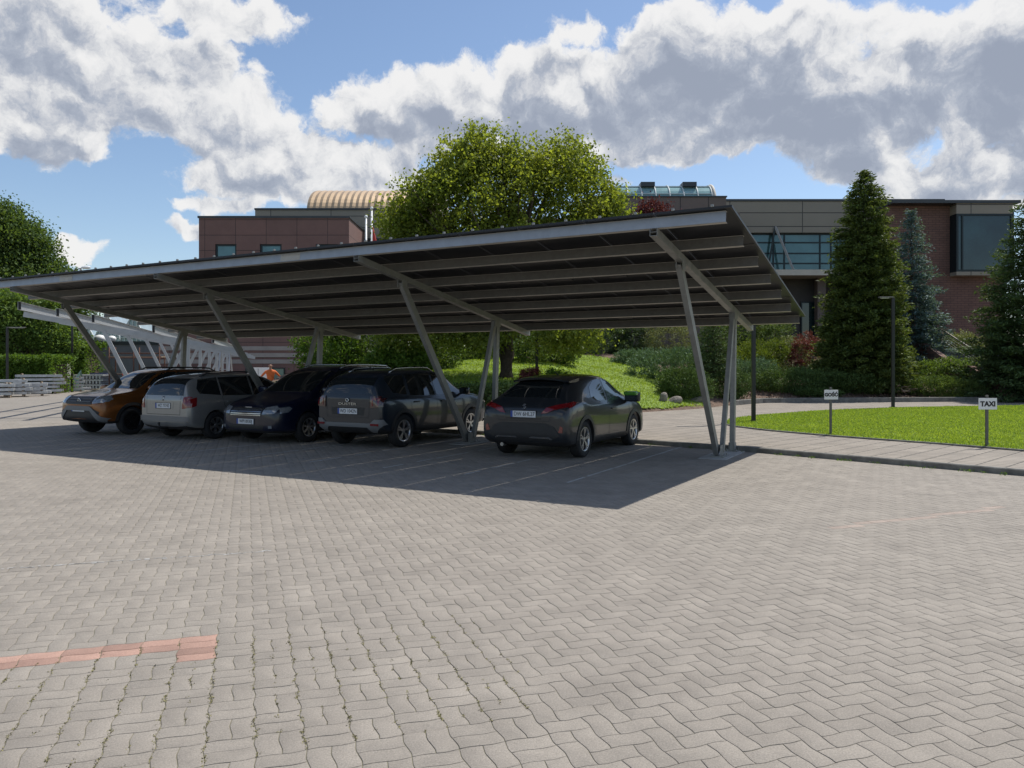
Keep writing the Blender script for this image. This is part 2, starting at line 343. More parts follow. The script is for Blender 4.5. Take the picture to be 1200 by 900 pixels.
l_big = leafmat('walnut_leaves', (.145, .20, .04), .4, .5, tint=(.20, .235, .05))
l_far = leafmat('far_tree_leaves', (.065, .11, .035), .4, .4, tint=(.095, .145, .045))
l_light = leafmat('light_leaves', (.10, .16, .04), .4, .35)
l_hedge = leafmat('hedge_leaves', (.085, .15, .025), .35, .35)
l_con = leafmat('conifer_needles', (.075, .115, .036), .4, .25, .6, tint=(.12, .155, .045))
l_sp = leafmat('blue_spruce_needles', (.11, .165, .17), .35, .15, .6)
l_dk = leafmat('dark_spruce_needles', (.07, .11, .045), .4, .2, .6)
l_jun = leafmat('juniper_needles', (.085, .14, .045), .4, .25, .6, tint=(.12, .17, .055))
l_junb = leafmat('blue_juniper_needles', (.10, .165, .095), .35, .15, .6)
l_jund = leafmat('dark_juniper_needles', (.08, .13, .042), .4, .12, .6)
l_gold = leafmat('gold_juniper_needles', (.12, .165, .03), .35, .25, .6)
l_red = leafmat('red_leaves', (.17, .055, .055), .4, .2)
l_pur = leafmat('purple_leaves', (.085, .025, .035), .4, .25)
l_sage = leafmat('sage_leaves', (.16, .185, .095), .4, .25)
# ================================================================== ground, paving, lawns
def smooth(t): t = np.clip(t, 0, 1); return t*t*(3-2*t)
YB = np.array([(-60, 26.5), (-9, 25.6), (-1, 25.3), (4.3, 27.0), (7, 29.3), (9, 32), (11.3, 34.6), (24, 36.2), (70, 37)])
def zt(x, y):
    x = np.asarray(x, float); y = np.asarray(y, float); yb = np.interp(x, YB[:, 0], YB[:, 1])
    t = (y-yb)/17; z = .10+2.35*np.clip(t, 0, 1)**.9
    return np.where(y < yb, .05, z+.75*smooth((y-yb)/.9)*(1-smooth((x-.5)/3.5))*np.clip(1-t, 0, 1))
def zg(x, y): return float(zt(x, y))
gm = mat('rough_grass', (.06, .09, .025), .95, 0, var=.4, vs=.5)
MB().b2(-900, 900, -60, 2500, -1.2, -.06).build('ground', gm)
bpy.data.objects['ground']['kind'] = 'structure'
far_pave = brickmat('far_pavers', PAVE, tuple(c*.9 for c in PAVE), tuple(c*.75 for c in PAVE), .24, .12, .006, .85, rot=(0, 0, R(-19)), var=.12, vs=.35, bump=.001, axes='xy')
m = MB(); m.b2(-75, 40, -25, 62, -.05, -.008); tag(m.build('parking_lot', far_pave), kind='structure')
KERB = [(24, -5.3), (13, 6.75), (8.0, 12.01), (4.65, 15.52), (2.85, 17.0), (1.1, 18.2), (-.86, 19.37), (-4, 21.1), (-8.4, 23.5), (-9.3, 24.4), (-9.6, 27), (-9.8, 58)]
region = [(-18.5, 24), (-2, -1), (6, -1), (12.9, 6.9), (8.0, 12.07), (4.65, 15.58), (2.85, 17.05), (1.1, 18.25), (-.86, 19.42), (-4, 21.15), (-8.4, 23.55), (-8.7, 24)]
def inside(px, py, poly):
    r = np.zeros(px.shape, bool); n = len(poly)
    for i in range(n):
        x0, y0 = poly[i]; x1, y1 = poly[(i+1) % n]
        c = ((y0 > py) != (y1 > py)) & (px < (x1-x0)*(py-y0)/(y1-y0+1e-12)+x0); r ^= c
    return r
m = MB(); m.poly(region, -.03, -.0040); tag(m.build('joint_sand', mat('joint_sand', (.155, .14, .105), .95, 0, col2=(.215, .20, .135), vs=1.2)), kind='structure')
c_ = .107; ang = R(19); e1 = np.array([math.cos(ang), math.sin(ang)]); e2 = np.array([-e1[1], e1[0]]); O = np.array([-1.875, 4.89])
I, J = np.meshgrid(np.arange(-195, 217), np.arange(-104, 264), indexing='ij')
def cell_xy(i, j): return O[0]+(i*c_)*e1[0]+(j*c_)*e2[0], O[1]+(i*c_)*e1[1]+(j*c_)*e2[1]
def zone(i, j):
    far_ = (j-.35*i > 36) & (i > -10) ; near = (j < 0) & (i < 14)
    redrow = ((j >= -2) & (j < 0) & (i < 0)) | ((j >= -4) & (j < 0) & (i < 0) & (i >= -2))
    red2 = (j-np.round(.1*(i-65)).astype(int) == 13) & (i > 55) & (i < 83)
    return np.where(redrow, 3, np.where(red2, 4, np.where(near, 1, np.where(far_, 2, 0))))
def inreg(i, j):
    x, y = cell_xy(i+.5, j+.5); return inside(x, y, region)
def ptype(i, j, z):
    k = (i-j) % 4; hb = k
    even = ((i//2+j//2) % 2) == 0
    bw = np.where(even, i % 2, np.where(j % 2 == 0, 3, 2))
    row = i % 2
    return np.where(z == 0, hb, np.where(z >= 3, row, bw))
Z = zone(I, J); T = ptype(I, J, Z); ok = inreg(I, J)
pi = I+np.select([T == 0, T == 1], [1, -1], 0); pj = J+np.select([T == 2, T == 3], [-1, 1], 0)
pok = (zone(pi, pj) == Z) & inreg(pi, pj) & ok & (ptype(pi, pj, zone(pi, pj)) == np.array([1, 0, 3, 2])[T])
shapes = {'H': (2, 1, ok & pok & (T == 0)), 'V': (1, 2, ok & pok & (T == 3)), 'S': (1, 1, ok & ~pok)}
def tri(t): return np.clip(np.arcsin(np.sin(t))*2/np.pi*1.2, -1, 1)
def outline(w, h, g):
    s = 5; p = []
    for k in range(w*s): p.append((g+(w-2*g)*k/(w*s), g))
    for k in range(h*s): p.append((w-g, g+(h-2*g)*k/(h*s)))
    for k in range(w*s): p.append((w-g-(w-2*g)*k/(w*s), h-g))
    for k in range(h*s): p.append((g, h-g-(h-2*g)*k/(h*s)))
    return np.array(p)
Vs, Ss, Is, Ms, off_ = [], [], [], [], 0
for nm, (w, h, mask) in shapes.items():
    ii, jj = I[mask], J[mask]; zz = Z[mask]; n = len(ii)
    if not n: continue
    hz = rng.normal(0, .0004, n)-.0008; tl = rng.normal(0, .0025, (n, 2))
    rings = []
    for g, z in ((.020, -.0045), (.020, -.0007), (.036, 0.0)):
        q = outline(w, h, g); k = len(q)
        gx = ii[:, None]+q[None, :, 0]; gy = jj[:, None]+q[None, :, 1]
        wx = gx+.058*tri(np.pi*gy+.6); wy = gy+.058*tri(np.pi*gx+.3)
        x, y = cell_xy(wx, wy); zc = z+hz[:, None]+tl[:, :1]*(q[None, :, 0]-w/2)*c_+tl[:, 1:]*(q[None, :, 1]-h/2)*c_
        if z < -.004: zc = np.full_like(x, -.0045)
        rings.append(np.stack([x, y, zc], -1))
    V = np.concatenate(rings, 1); Vs.append(V.reshape(-1, 3)); b0 = off_+np.arange(n)[:, None]*(3*k)
    top = b0+2*k+np.arange(k)[None]
    a = np.arange(k); b = (a+1) % k
    quads = np.concatenate([np.stack([a+r*k, b+r*k, b+(r+1)*k, a+(r+1)*k], -1) for r in (0, 1)])
    Q = (b0[:, :, None]+quads[None]).reshape(n, -1)
    Is.append(np.concatenate([top, Q], 1).ravel()); Ss.append(np.tile(np.concatenate([[k], np.full(2*k, 4)]), n))
    Ms.append(np.repeat(np.where(zz == 3, 1, np.where(zz == 4, 2, 0)), 2*k+1)); off_ += n*3*k
def paver_mat(name, col, isl=.085):
    m = mat(name, col, .82, 0, island=isl, col2=tuple(c*1.12 for c in col), vs=.45, detail=9, spec=.35); t = m.node_tree; b = t.nodes['Principled BSDF']; L = t.links.new
    co = t.nodes.new('ShaderNodeTexCoord'); s = b.inputs['Base Color'].links[0].from_socket
    n = t.nodes.new('ShaderNodeTexNoise'); n.inputs['Scale'].default_value = 120; n.inputs['Detail'].default_value = 4; n.inputs['Roughness'].default_value = .8; L(co.outputs['Object'], n.inputs[0])
    r = t.nodes.new('ShaderNodeMapRange'); r.inputs[1].default_value = .25; r.inputs[2].default_value = .75; r.inputs[3].default_value = .62; r.inputs[4].default_value = 1.38; L(n.outputs[0], r.inputs[0])
    v = t.nodes.new('ShaderNodeVectorMath'); v.operation = 'SCALE'; L(s, v.inputs[0]); L(r.outputs[0], v.inputs['Scale'])
    # blotches of wear, oil and dust
    n2 = t.nodes.new('ShaderNodeTexNoise'); n2.inputs['Scale'].default_value = 2.3; n2.inputs['Detail'].default_value = 8; n2.inputs['Roughness'].default_value = .7; L(co.outputs['Object'], n2.inputs[0])
    r2 = t.nodes.new('ShaderNodeMapRange'); r2.inputs[1].default_value = .3; r2.inputs[2].default_value = .72; r2.inputs[3].default_value = .83; r2.inputs[4].default_value = 1.13; L(n2.outputs[0], r2.inputs[0])
    v2 = t.nodes.new('ShaderNodeVectorMath'); v2.operation = 'SCALE'; L(v.outputs[0], v2.inputs[0]); L(r2.outputs[0], v2.inputs['Scale'])
    vs_ = t.nodes.new('ShaderNodeTexVoronoi'); vs_.inputs['Scale'].default_value = .55; vs_.inputs['Randomness'].default_value = 1; wa = t.nodes.new('ShaderNodeVectorMath'); wa.operation = 'ADD'; sc2 = t.nodes.new('ShaderNodeVectorMath'); sc2.operation = 'SCALE'; sc2.inputs['Scale'].default_value = .35
    L(n2.outputs['Color'], sc2.inputs[0]); L(co.outputs['Object'], wa.inputs[0]); L(sc2.outputs[0], wa.inputs[1]); L(wa.outputs[0], vs_.inputs[0])
    rs = t.nodes.new('ShaderNodeMapRange'); rs.interpolation_type = 'SMOOTHSTEP'; rs.inputs[1].default_value = .05; rs.inputs[2].default_value = .20; rs.inputs[3].default_value = .84; rs.inputs[4].default_value = 1; L(vs_.outputs['Distance'], rs.inputs[0])
    v3 = t.nodes.new('ShaderNodeVectorMath'); v3.operation = 'SCALE'; L(v2.outputs[0], v3.inputs[0]); L(rs.outputs[0], v3.inputs['Scale']); v2 = v3
    # scattered pale chips
    vo = t.nodes.new('ShaderNodeTexVoronoi'); vo.inputs['Scale'].default_value = 60; L(co.outputs['Object'], vo.inputs[0])
    r3 = t.nodes.new('ShaderNodeMapRange'); r3.inputs[1].default_value = .06; r3.inputs[2].default_value = .12; r3.inputs[3].default_value = .8; r3.inputs[4].default_value = 0; L(vo.outputs['Distance'], r3.inputs[0])
    mx = t.nodes.new('ShaderNodeMix'); mx.data_type = 'RGBA'; L(r3.outputs[0], mx.inputs[0]); L(v2.outputs[0], mx.inputs[6]); mx.inputs[7].default_value = (.42, .39, .34, 1); L(mx.outputs[2], b.inputs['Base Color'])
    bp = t.nodes.new('ShaderNodeBump'); bp.inputs['Distance'].default_value = .002; L(n.outputs[0], bp.inputs['Height']); L(bp.outputs[0], b.inputs['Normal'])
    return m
pv = np_mesh('paving_blocks', np.concatenate(Vs), np.concatenate(Ss), np.concatenate(Is),
             [paver_mat('grey_pavers', PAVE, .05), paver_mat('red_pavers', (.335, .21, .165), .2), paver_mat('faded_red_pavers', (.31, .25, .21), .08)])
pv.data.polygons.foreach_set('material_index', np.concatenate(Ms).astype(np.int32)); tag(pv, kind='structure')

def sweep(name, pts, w, z0, z1, mat_, bev=.015):
    m = MB(); pts = [Vector((*p, 0)) for p in pts]; prof = [(-w/2, z0), (-w/2, z1-bev), (-w/2+bev, z1), (w/2-bev, z1), (w/2, z1-bev), (w/2, z0)]; rg = []
    for i, p in enumerate(pts):
        d0 = (p-pts[i-1]).normalized() if i else (pts[1]-p).normalized(); d1 = (pts[i+1]-p).normalized() if i < len(pts)-1 else d0
        n = Vector((-(d0+d1).y, (d0+d1).x, 0)).normalized(); rg.append([m.bm.verts.new(p+n*a+Vector((0, 0, b))) for a, b in prof])
    for a, b in zip(rg, rg[1:]):
        for k in range(len(prof)-1): m.bm.faces.new((a[k], a[k+1], b[k+1], b[k]))
    return m.build(name, mat_)
def dense(pts, step=.5, jit=.0):
    out = []
    for (a, b) in zip(pts, pts[1:]):
        n = max(1, int(math.dist(a, b)/step))
        for k in range(n): out.append((a[0]+(b[0]-a[0])*k/n+random.uniform(-jit, jit), a[1]+(b[1]-a[1])*k/n+random.uniform(-jit, jit)))
    return out+[pts[-1]]
def round_poly(pts, it=2, closed=True):
    for _ in range(it):
        q = []; n = len(pts)
        for i in range(n if closed else n-1):
            a, b = pts[i], pts[(i+1) % n]; q += [(a[0]*.75+b[0]*.25, a[1]*.75+b[1]*.25), (a[0]*.25+b[0]*.75, a[1]*.25+b[1]*.75)]
        pts = q
    return pts
tag(sweep('kerb', dense(KERB, .5, .008), .11, -.05, .10, m_kerb), kind='structure')
slab = brickmat('sidewalk_slabs', (.27, .235, .195), (.235, .205, .17), (.09, .08, .065), .24, .42, .016, .85, rot=(0, 0, R(-44)), offset=0, var=.22, vs=1.3, bump=.006, axes='xy')
inner = [(60, -5), (60, 60), (-9.8, 60)]
m = MB(); m.poly(KERB+[(-9.8, 60), (70, 60), (70, -5.3)], -.04, .088); tag(m.build('sidewalk', slab), kind='structure')
grass = mat('lawn_grass_base', (.15, .225, .035), .95, 0, col2=(.20, .28, .05), vs=1.6, bump=.03, bs=45, detail=10)
LAWN = [(-0, 0)]
lp = [(1480, 550), (1330, 537.5), (1200, 527), (1100, 519), (975, 510), (900, 503.5), (862, 499), (846, 495.5), (856, 490.5), (885, 486.5), (960, 481), (1047, 477.6), (1200, 474.8), (1500, 472.5)]
LAWN = [tuple(G(a, b, .12)[:2]) for a, b in lp]
m = MB(); m.poly(LAWN, .03, .118); tag(m.build('lawn', grass), kind='structure')
tag(sweep('lawn_edging', dense(LAWN, .4, .015), .06, .02, .125, m_kerb, .008), kind='structure')
def blades(name, n, poly, ybox, zf, hgt=.034, mat_=None, w=.006):
    xs, ys = [], []; tot = 0; P_ = np.array(poly); x0, x1 = max(P_[:, 0].min(), -40), min(P_[:, 0].max(), 40)
    while tot < n:
        y = ybox[0]+(ybox[1]-ybox[0])*rng.uniform(0, 1, n*3)**1.4; x = rng.uniform(x0, x1, n*3)
        k = inside(x, y, poly) & (np.abs(x) < .72*y+1.5); xs.append(x[k]); ys.append(y[k]); tot += k.sum()
    x = np.concatenate(xs)[:n]; y = np.concatenate(ys)[:n]; z = zf(x, y)
    a = rng.uniform(0, 6.28, n); hh = hgt*rng.uniform(.5, 1.4, n)*(1+.12*np.sin(x*3.1+np.sin(y*2)*2)*np.sin(y*2.7)); wd = w*(1+y/14)
    V = np.empty((n, 3, 3)); dx, dy = np.cos(a)*wd, np.sin(a)*wd
    V[:, 0] = np.stack([x-dx, y-dy, z], -1); V[:, 1] = np.stack([x+dx, y+dy, z], -1); l = hh*.55
    V[:, 2] = np.stack([x+rng.normal(0, 1, n)*l, y+rng.normal(0, 1, n)*l, z+hh], -1)
    return tag(np_mesh(name, V.reshape(-1, 3), np.full(n, 3), np.arange(3*n), mat_), 'short bright green mown grass of the lawn', 'grass', kind='stuff')
m_blade = leafmat('grass_blades', (.18, .265, .045), .3, .45, tint=(.24, .32, .065))
blades('lawn_grass', 130000, LAWN, (12, 32), lambda x, y: np.full_like(x, .116), mat_=m_blade)
# planting bank rising to the building
xs = np.linspace(-8.9, 62, 110); t_ = np.linspace(0, 1, 46)**1.5
V = []
for x in xs:
    yb = np.interp(x, YB[:, 0], YB[:, 1])
    for t in t_:
        y = yb+t*26; z = zg(x, y)+(0 if t == 0 else .06*math.sin(x*1.7+y)*math.sin(y*1.1)*min(1, t*6)); V.append((x, y, z if t else .06))
nn = len(t_); idx = [(i*nn+j, (i+1)*nn+j, (i+1)*nn+j+1, i*nn+j+1) for i in range(len(xs)-1) for j in range(nn-1)]
tag(np_mesh('planting_bank', V, [4]*len(idx), np.array(idx).ravel(), m_soil, smooth=True), kind='structure')
L2 = [(-8.6, 25.9), (-1, 25.7), (4.4, 27.25), (6.2, 28.6), (8.2, 31), (7.2, 33), (8.0, 36), (7.6, 40), (5, 43), (0, 44), (-8.6, 44)]
L2r = round_poly(L2, 1)
gx, gy = np.meshgrid(np.linspace(-9.5, 9, 100), np.linspace(25, 45, 100), indexing='ij'); ins = inside(gx, gy, L2r); gz = zt(gx, gy)+.04+.06*np.sin(gx*1.7+gy)*np.sin(gy*1.1)*np.minimum(1, (gy-25)/4)
V = np.stack([gx, gy, gz], -1).reshape(-1, 3); idx = [(i*100+j, (i+1)*100+j, (i+1)*100+j+1, i*100+j+1) for i in range(99) for j in range(99) if ins[i, j] and ins[i+1, j] and ins[i+1, j+1] and ins[i, j+1]]
tag(np_mesh('lawn_slope', V, [4]*len(idx), np.array(idx).ravel(), grass, smooth=True), kind='structure')
g2 = blades('lawn_grass', 60000, L2r, (25.7, 44), lambda x, y: zt(x, y)+.04+.06*np.sin(x*1.7+y)*np.sin(y*1.1)*np.minimum(1, (y-25)/4), .05, m_blade); g2['label'] = 'bright sunlit grass on the rising slope behind the compact dark car'
tag(sweep('bed_kerb', [(x, float(np.interp(x, YB[:, 0], YB[:, 1]))-.12) for x in np.linspace(9.2, 23.2, 30)], .16, .0, .30, m_kerb), kind='structure')
p_ = []      # sandy moss in the joints of the near blocks at left
for _ in range(900):
    i_ = random.choice((random.randrange(-20, 16, 2), random.randrange(-20, 16, 2), random.randrange(-20, 16))); j_ = random.uniform(-16, -1); q = .058*float(tri(np.pi*j_+.6)); x, y = cell_xy(i_+q, j_+.058*float(tri(np.pi*i_+.3)))
    k = random.randint(2, 9); p_.append(np.array([x, y, .0])+rng.normal(size=(k, 3))*np.array([.005, .012, .0006]))
w_ = leaves('joint_moss', np.concatenate(p_), .010, mat('dry_moss', (.21, .19, .09), .95, 0, island=.3), up=1.0); tag(w_, 'dry yellowish moss in the joints of the near paving blocks', 'moss', kind='stuff')
# painted stall lines (thin, worn)
CA = math.atan2(-.484, .875); BASE = Vector((3.893, 14.48, 0)); CX = Vector((.875, -.484, 0)); CY = Vector((.484, .875, 0))
def cp(u, s, z=0): return BASE-CX*u+CY*s+Vector((0, 0, z))
m_line = mat('worn_white_paint', (.30, .29, .27), .8, 0, col2=(.52, .51, .49), vs=7)
m = MB()
for u in (1.15, 2.93, 4.55, 6.2, 7.8, 9.45, 12.9):
    s = -4.3
    while s < 3.6:
        l = random.uniform(.25, 1.1); m.box(cp(u+random.uniform(-.01, .01), s+l/2, .0022), (.045, l, .0016), Matrix.Rotation(CA, 3, 'Z')); s += l+random.choice((.01, .02, .12, .4))
tag(m.build('stall_lines', m_line), kind='structure')
m = MB()
for k in range(60):      # chalky trace across the blocks at left
    t = k/60; p = Vector((-4.6+2.4*t, 6.38+.72*t, .0016)); m.box(p+Vector((random.uniform(-.03, .03), random.uniform(-.02, .02), 0)), (random.uniform(.01, .09), random.uniform(.006, .02), .001), Matrix.Rotation(R(17+random.uniform(-30, 30)), 3, 'Z'))
tag(m.build('paint_trace', m_line), kind='structure')
# weeds along the kerb
p_ = []
for (a, b) in zip(KERB[1:6], KERB[2:7]):
    n = int(math.dist(a, b)*3)
    for _ in range(n):
        t = random.random(); q = Vector((a[0]+(b[0]-a[0])*t, a[1]+(b[1]-a[1])*t, 0)); d = Vector((a[1]-b[1], b[0]-a[0], 0)).normalized(); q -= d*(-.08)*1
        q = Vector((q.x-.07, q.y-.07, .012)); k = random.randint(3, 30); sz = random.uniform(.02, .09)
        p_.append(np.array(q)+rng.normal(size=(k, 3))*np.array([sz, sz, .008]))
w_ = leaves('weeds', np.concatenate(p_), .028, l_hedge, up=.2); w_.data.transform(Matrix.Translation((0, 0, .012))); tag(w_, 'sparse low weeds growing in the gutter along the kerb', 'weeds', kind='stuff')

# ================================================================== buildings
m_bw = brickmat('brown_stone_cladding', (.18, .10, .086), (.16, .092, .08), (.05, .035, .032), 2.4, 1.2, .02, .75, var=.14, vs=.5, offset=0, bump=.01)
m_bk = brickmat('red_brown_brick', (.18, .098, .078), (.15, .083, .067), (.075, .05, .043), .50, .16, .014, .85, var=.2, vs=.35, bump=.006)
m_tan = brickmat('tan_metal_cladding', (.26, .228, .18), (.25, .22, .175), (.05, .045, .04), 5.2, .98, .03, .5, var=.06, vs=.3, offset=0, bump=.01)
m_taup = brickmat('taupe_panels', (.165, .122, .105), (.155, .117, .10), (.04, .03, .03), 1.9, 5, .03, .6, var=.1, vs=.3, offset=0)
m_stripe = mat('pale_stone_band', (.30, .27, .245), .8, 0, var=.12, vs=1.5)
m_cop = mat('coping_metal', (.06, .065, .07), .45, .5, var=.1, vs=1)
m_fr = mat('dark_window_frame', (.012, .022, .026), .4, .3)
m_gl = mat('teal_glass', (.07, .15, .155), .06, .25, var=.25, vs=.5, spec=.9)
m_gld = mat('dark_teal_reflection_glass', (.012, .032, .032), .04, .1, var=.6, vs=.5, spec=.9)  # dark noise puts tree reflections into the glass colour
m_vault = mat('ribbed_gold_roof', (.50, .36, .22), .45, .3, var=.1, vs=1)
m_ledge = mat('pale_ledge', (.55, .5, .42), .7, 0, var=.12, vs=2)
def X(px, Y): return (px-600)/F*Y
def Zp(py, Y): return H-(py-HZ)/F*Y
def wall(x0, x1, z0, z1, Y, th, openings, mat_, parent, name='wall'):
    xs = sorted({x0, x1, *[o[0] for o in openings], *[o[1] for o in openings]}); zs = sorted({z0, z1, *[o[2] for o in openings], *[o[3] for o in openings]})
    m = MB()
    for zi, (a, b) in enumerate(zip(zs, zs[1:])):
        run = None
        for c, d in zip(xs, xs[1:]):
            hole = any(o[0] <= c+1e-6 and d <= o[1]+1e-6 and o[2] <= a+1e-6 and b <= o[3]+1e-6 for o in openings)
            if hole:
                if run: m.b2(run[0], run[1], Y, Y+th, a, b); run = None
            else: run = (run[0], d) if run else (c, d)
        if run: m.b2(run[0], run[1], Y, Y+th, a, b)
    bmesh.ops.remove_doubles(m.bm, verts=m.bm.verts, dist=1e-4)
    return m.build(name, mat_, parent)
def window(x0, x1, z0, z1, Y, parent, glass=None, fw=.14, vb=(), hb=(), depth=.12, name='window'):
    m = MB(); m.b2(x0, x0+fw, Y, Y+depth, z0, z1); m.b2(x1-fw, x1, Y, Y+depth, z0, z1); m.b2(x0+fw, x1-fw, Y, Y+depth, z0, z0+fw); m.b2(x0+fw, x1-fw, Y, Y+depth, z1-fw, z1)
    for v in vb: m.b2(v-fw*.4, v+fw*.4, Y+.005, Y+depth-.005, z0+fw, z1-fw)
    for h in hb: m.b2(x0+fw, x1-fw, Y+.008, Y+depth-.008, h-fw*.4, h+fw*.4)
    w = m.build(name, m_fr, parent)
    g = MB().b2(x0+.02, x1-.02, Y+depth*.5, Y+depth*.5+.03, z0+.02, z1-.02).build('glass', glass or m_gl, w); return w
# left office block
Y = 60; b = empty('office_block', (X(321, Y), Y, 0), 0, 'brown stone-clad block with square teal windows behind the carport at left', 'building')
b.location = (0, 0, 0)
x0, x1, zt_ = X(233, Y), X(409, Y), Zp(255.5, Y)
ops = [(X(a, Y), X(c, Y), Zp(311, Y), Zp(286, Y)) for a, c in ((252, 277), (304.5, 330), (370, 396))]
wall(x0, x1, 0, zt_, Y, .4, ops, m_bw, b)
MB().b2(x0, x0+.4, Y+.4, Y+8, 0, zt_).build('side_wall', m_bw, b); MB().b2(x1-.4, x1, Y+.4, Y+11, 0, zt_).build('side_wall', m_bw, b)
MB().b2(x0-.08, x1+.08, Y-.08, Y+11, zt_, zt_+.16).build('roof_edge', m_cop, b)
for o in ops: window(*o, Y+.12, b)
m = MB(); m.b2(X(298, 66), X(452, 66), 66.2, 80, 0, Zp(245.5, 66)); m.build('upper_storey', m_tan, b)
MB().b2(X(297.5, 66), X(452.5, 66), 66.1, 80.1, Zp(245.5, 66), Zp(243.5, 66)).build('roof_edge', m_cop, b)
window(X(418, 66), X(445, 66), Zp(305, 66), Zp(279, 66), 66.08, b, m_gld)
# striped base
Yb = 59.2; z1 = Zp(370, Yb)
bands = [Zp(a, Yb) for a in (409, 415, 421)]
MB().b2(X(186, Yb), X(372, Yb), Yb, 59.98, 0, z1).build('base_wall', m_bw, b)
for a in (408, 416, 423.5): MB().b2(X(186, Yb), X(372, Yb), Yb-.05, Yb-.003, Zp(a+2.6, Yb), Zp(a-2.2, Yb)).build('stone_band', m_stripe, b)
window(X(288, Yb), X(334, Yb), .3, Zp(431, Yb), Yb-.12, b, m_gl, .08, (X(303, Yb), X(318, Yb)))
# barrel roof, ribbed
m = MB(); cx0, cx1, Yc, rr = X(365, 70), X(520, 70), 74, 6.0; zc = Zp(227, 74)-3.12
x = cx0; n = 26; k = 0; rings = []
while x < cx1:
    r = rr+(0.10 if k % 2 else 0); rings.append([m.bm.verts.new((x, Yc-r*math.cos(math.pi*j/n)*.95, zc+(r*.52)*math.sin(math.pi*j/n))) for j in range(n+1)]); x += .27; k += 1
for a, c in zip(rings, rings[1:]):
    for j in range(n): m.bm.faces.new((a[j], a[j+1], c[j+1], c[j]))
m.bm.faces.new(rings[0]); m.bm.faces.new(rings[-1][::-1]); m.build('barrel_roof', m_vault, b)
# right building, behind the bank
b = empty('main_building', (0, 0, 0), 0, 'long tan and brown building with a glazed upper floor above the planted bank', 'building')
Y = 55; xa, xb = X(845, Y), X(1106, Y); zt_ = Zp(236, Y); zg1, zg0 = Zp(272.5, Y), Zp(318, Y)
wall(xa, xb, zg1, zt_, Y, 6, [], m_tan, b); MB().b2(xa-.05, xb+.05, Y-.06, Y+6.1, zt_, zt_+.16).build('roof_edge', m_cop, b)
vb = [X(v, Y) for v in (908, 921, 963, 976, 1010, 1024)]
window(xa, X(1045, Y), zg0, zg1, Y+.3, b, m_gl, .12, vb, [zg0+(zg1-zg0)*k for k in (.22, .48, .76)])
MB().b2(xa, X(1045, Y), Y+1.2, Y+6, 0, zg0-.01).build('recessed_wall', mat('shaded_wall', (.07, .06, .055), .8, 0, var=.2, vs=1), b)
MB().b2(xa-.1, X(1045, Y), Y-1.2, Y+1.1, zg0-.42, zg0-.02).build('ledge', m_ledge, b)
for v in (905, 965, 1020): MB().b2(X(v, Y)-.3, X(v, Y)+.3, Y+.3, Y+.9, 1.5, zg0-.43).build('column', m_taup, b)
window(X(945, Y), X(968, Y), 2.2, Zp(352, Y), Y+1.05, b, m_gld, .1)
for px in (908, 1000):   # slanting struts in front of the glazing
    m = MB(); m.bar((X(px, Y), Y-.1, Zp(266, Y)), (X(px+15, Y), Y-1.1, zg0), .13, .13); m.build('strut', mat('strut_paint', (.35, .35, .34), .5), b)
    m = MB(); m.bar((X(px, Y), Y-.1, Zp(266, Y)), (X(px-8, Y), Y+.1, zg0), .12, .12); m.build('strut', m_fr, b)
Yt = 52; m = MB(); m.b2(X(690, Yt), X(851, Yt), Yt, Yt+9, 0, Zp(231, Yt)); m.build('panel_tower', m_taup, b)
MB().b2(X(690, Yt)-.06, X(851, Yt)+.06, Yt-.06, Yt+9, Zp(231, Yt), Zp(229.6, Yt)).build('roof_edge', m_cop, b)
MB().b2(X(851, Yt)+.01, X(869, Yt), Yt+.4, Yt+2.9, 0, Zp(247.5, Yt)).build('panel_tower', m_taup, b)
MB().b2(X(600, 56), X(690, Yt)-.02, 54, 62, 0, Zp(262, 56)).build('low_wing', m_bk, b)
Y = 53; x0, x1 = X(1040, Y), X(1178, Y); zt_ = Zp(241, Y)
bx0, bx1, bz0, bz1 = X(1113, Y), X(1178, Y)-.01, Zp(320, Y), Zp(253, Y)
wall(x0, x1, 0, zt_, Y, 7, [(bx0, x1, bz0, zt_)], m_bk, b); MB().b2(x0-.05, x1+.5, Y-.9, Y+7.1, zt_, zt_+.2).build('roof_edge', m_cop, b)
MB().b2(bx0, x1, Y-.8, Y+5, bz1, zt_-.01).build('bay_surround', m_tan, b); MB().b2(bx0, x1, Y-.8, Y+5, bz0-.25, bz0).build('bay_surround', m_tan, b)
MB().b2(bx0+.02, x1-.02, Y+1.0, Y+1.3, bz0+.01, bz1-.01).build('inner_wall', m_fr, b)
MB().b2(x1-.012, x1+.2, Y-.64, Y+1.2, bz0-.2, bz1+.2).build('bay_side', m_fr, b)
window(bx0, x1, bz0+.001, bz1-.001, Y-.8, b, m_gld, .14, (X(1120, Y),), ())
MB().b2(bx0+.01, bx0+.14, Y-.66, Y-.003, bz0+.01, bz1-.01).build('bay_side', m_fr, b)
window(X(1080, Y), X(1095, Y), 1.5, Zp(346, Y), Y-.05, b, m_gld, .1, depth=.045)
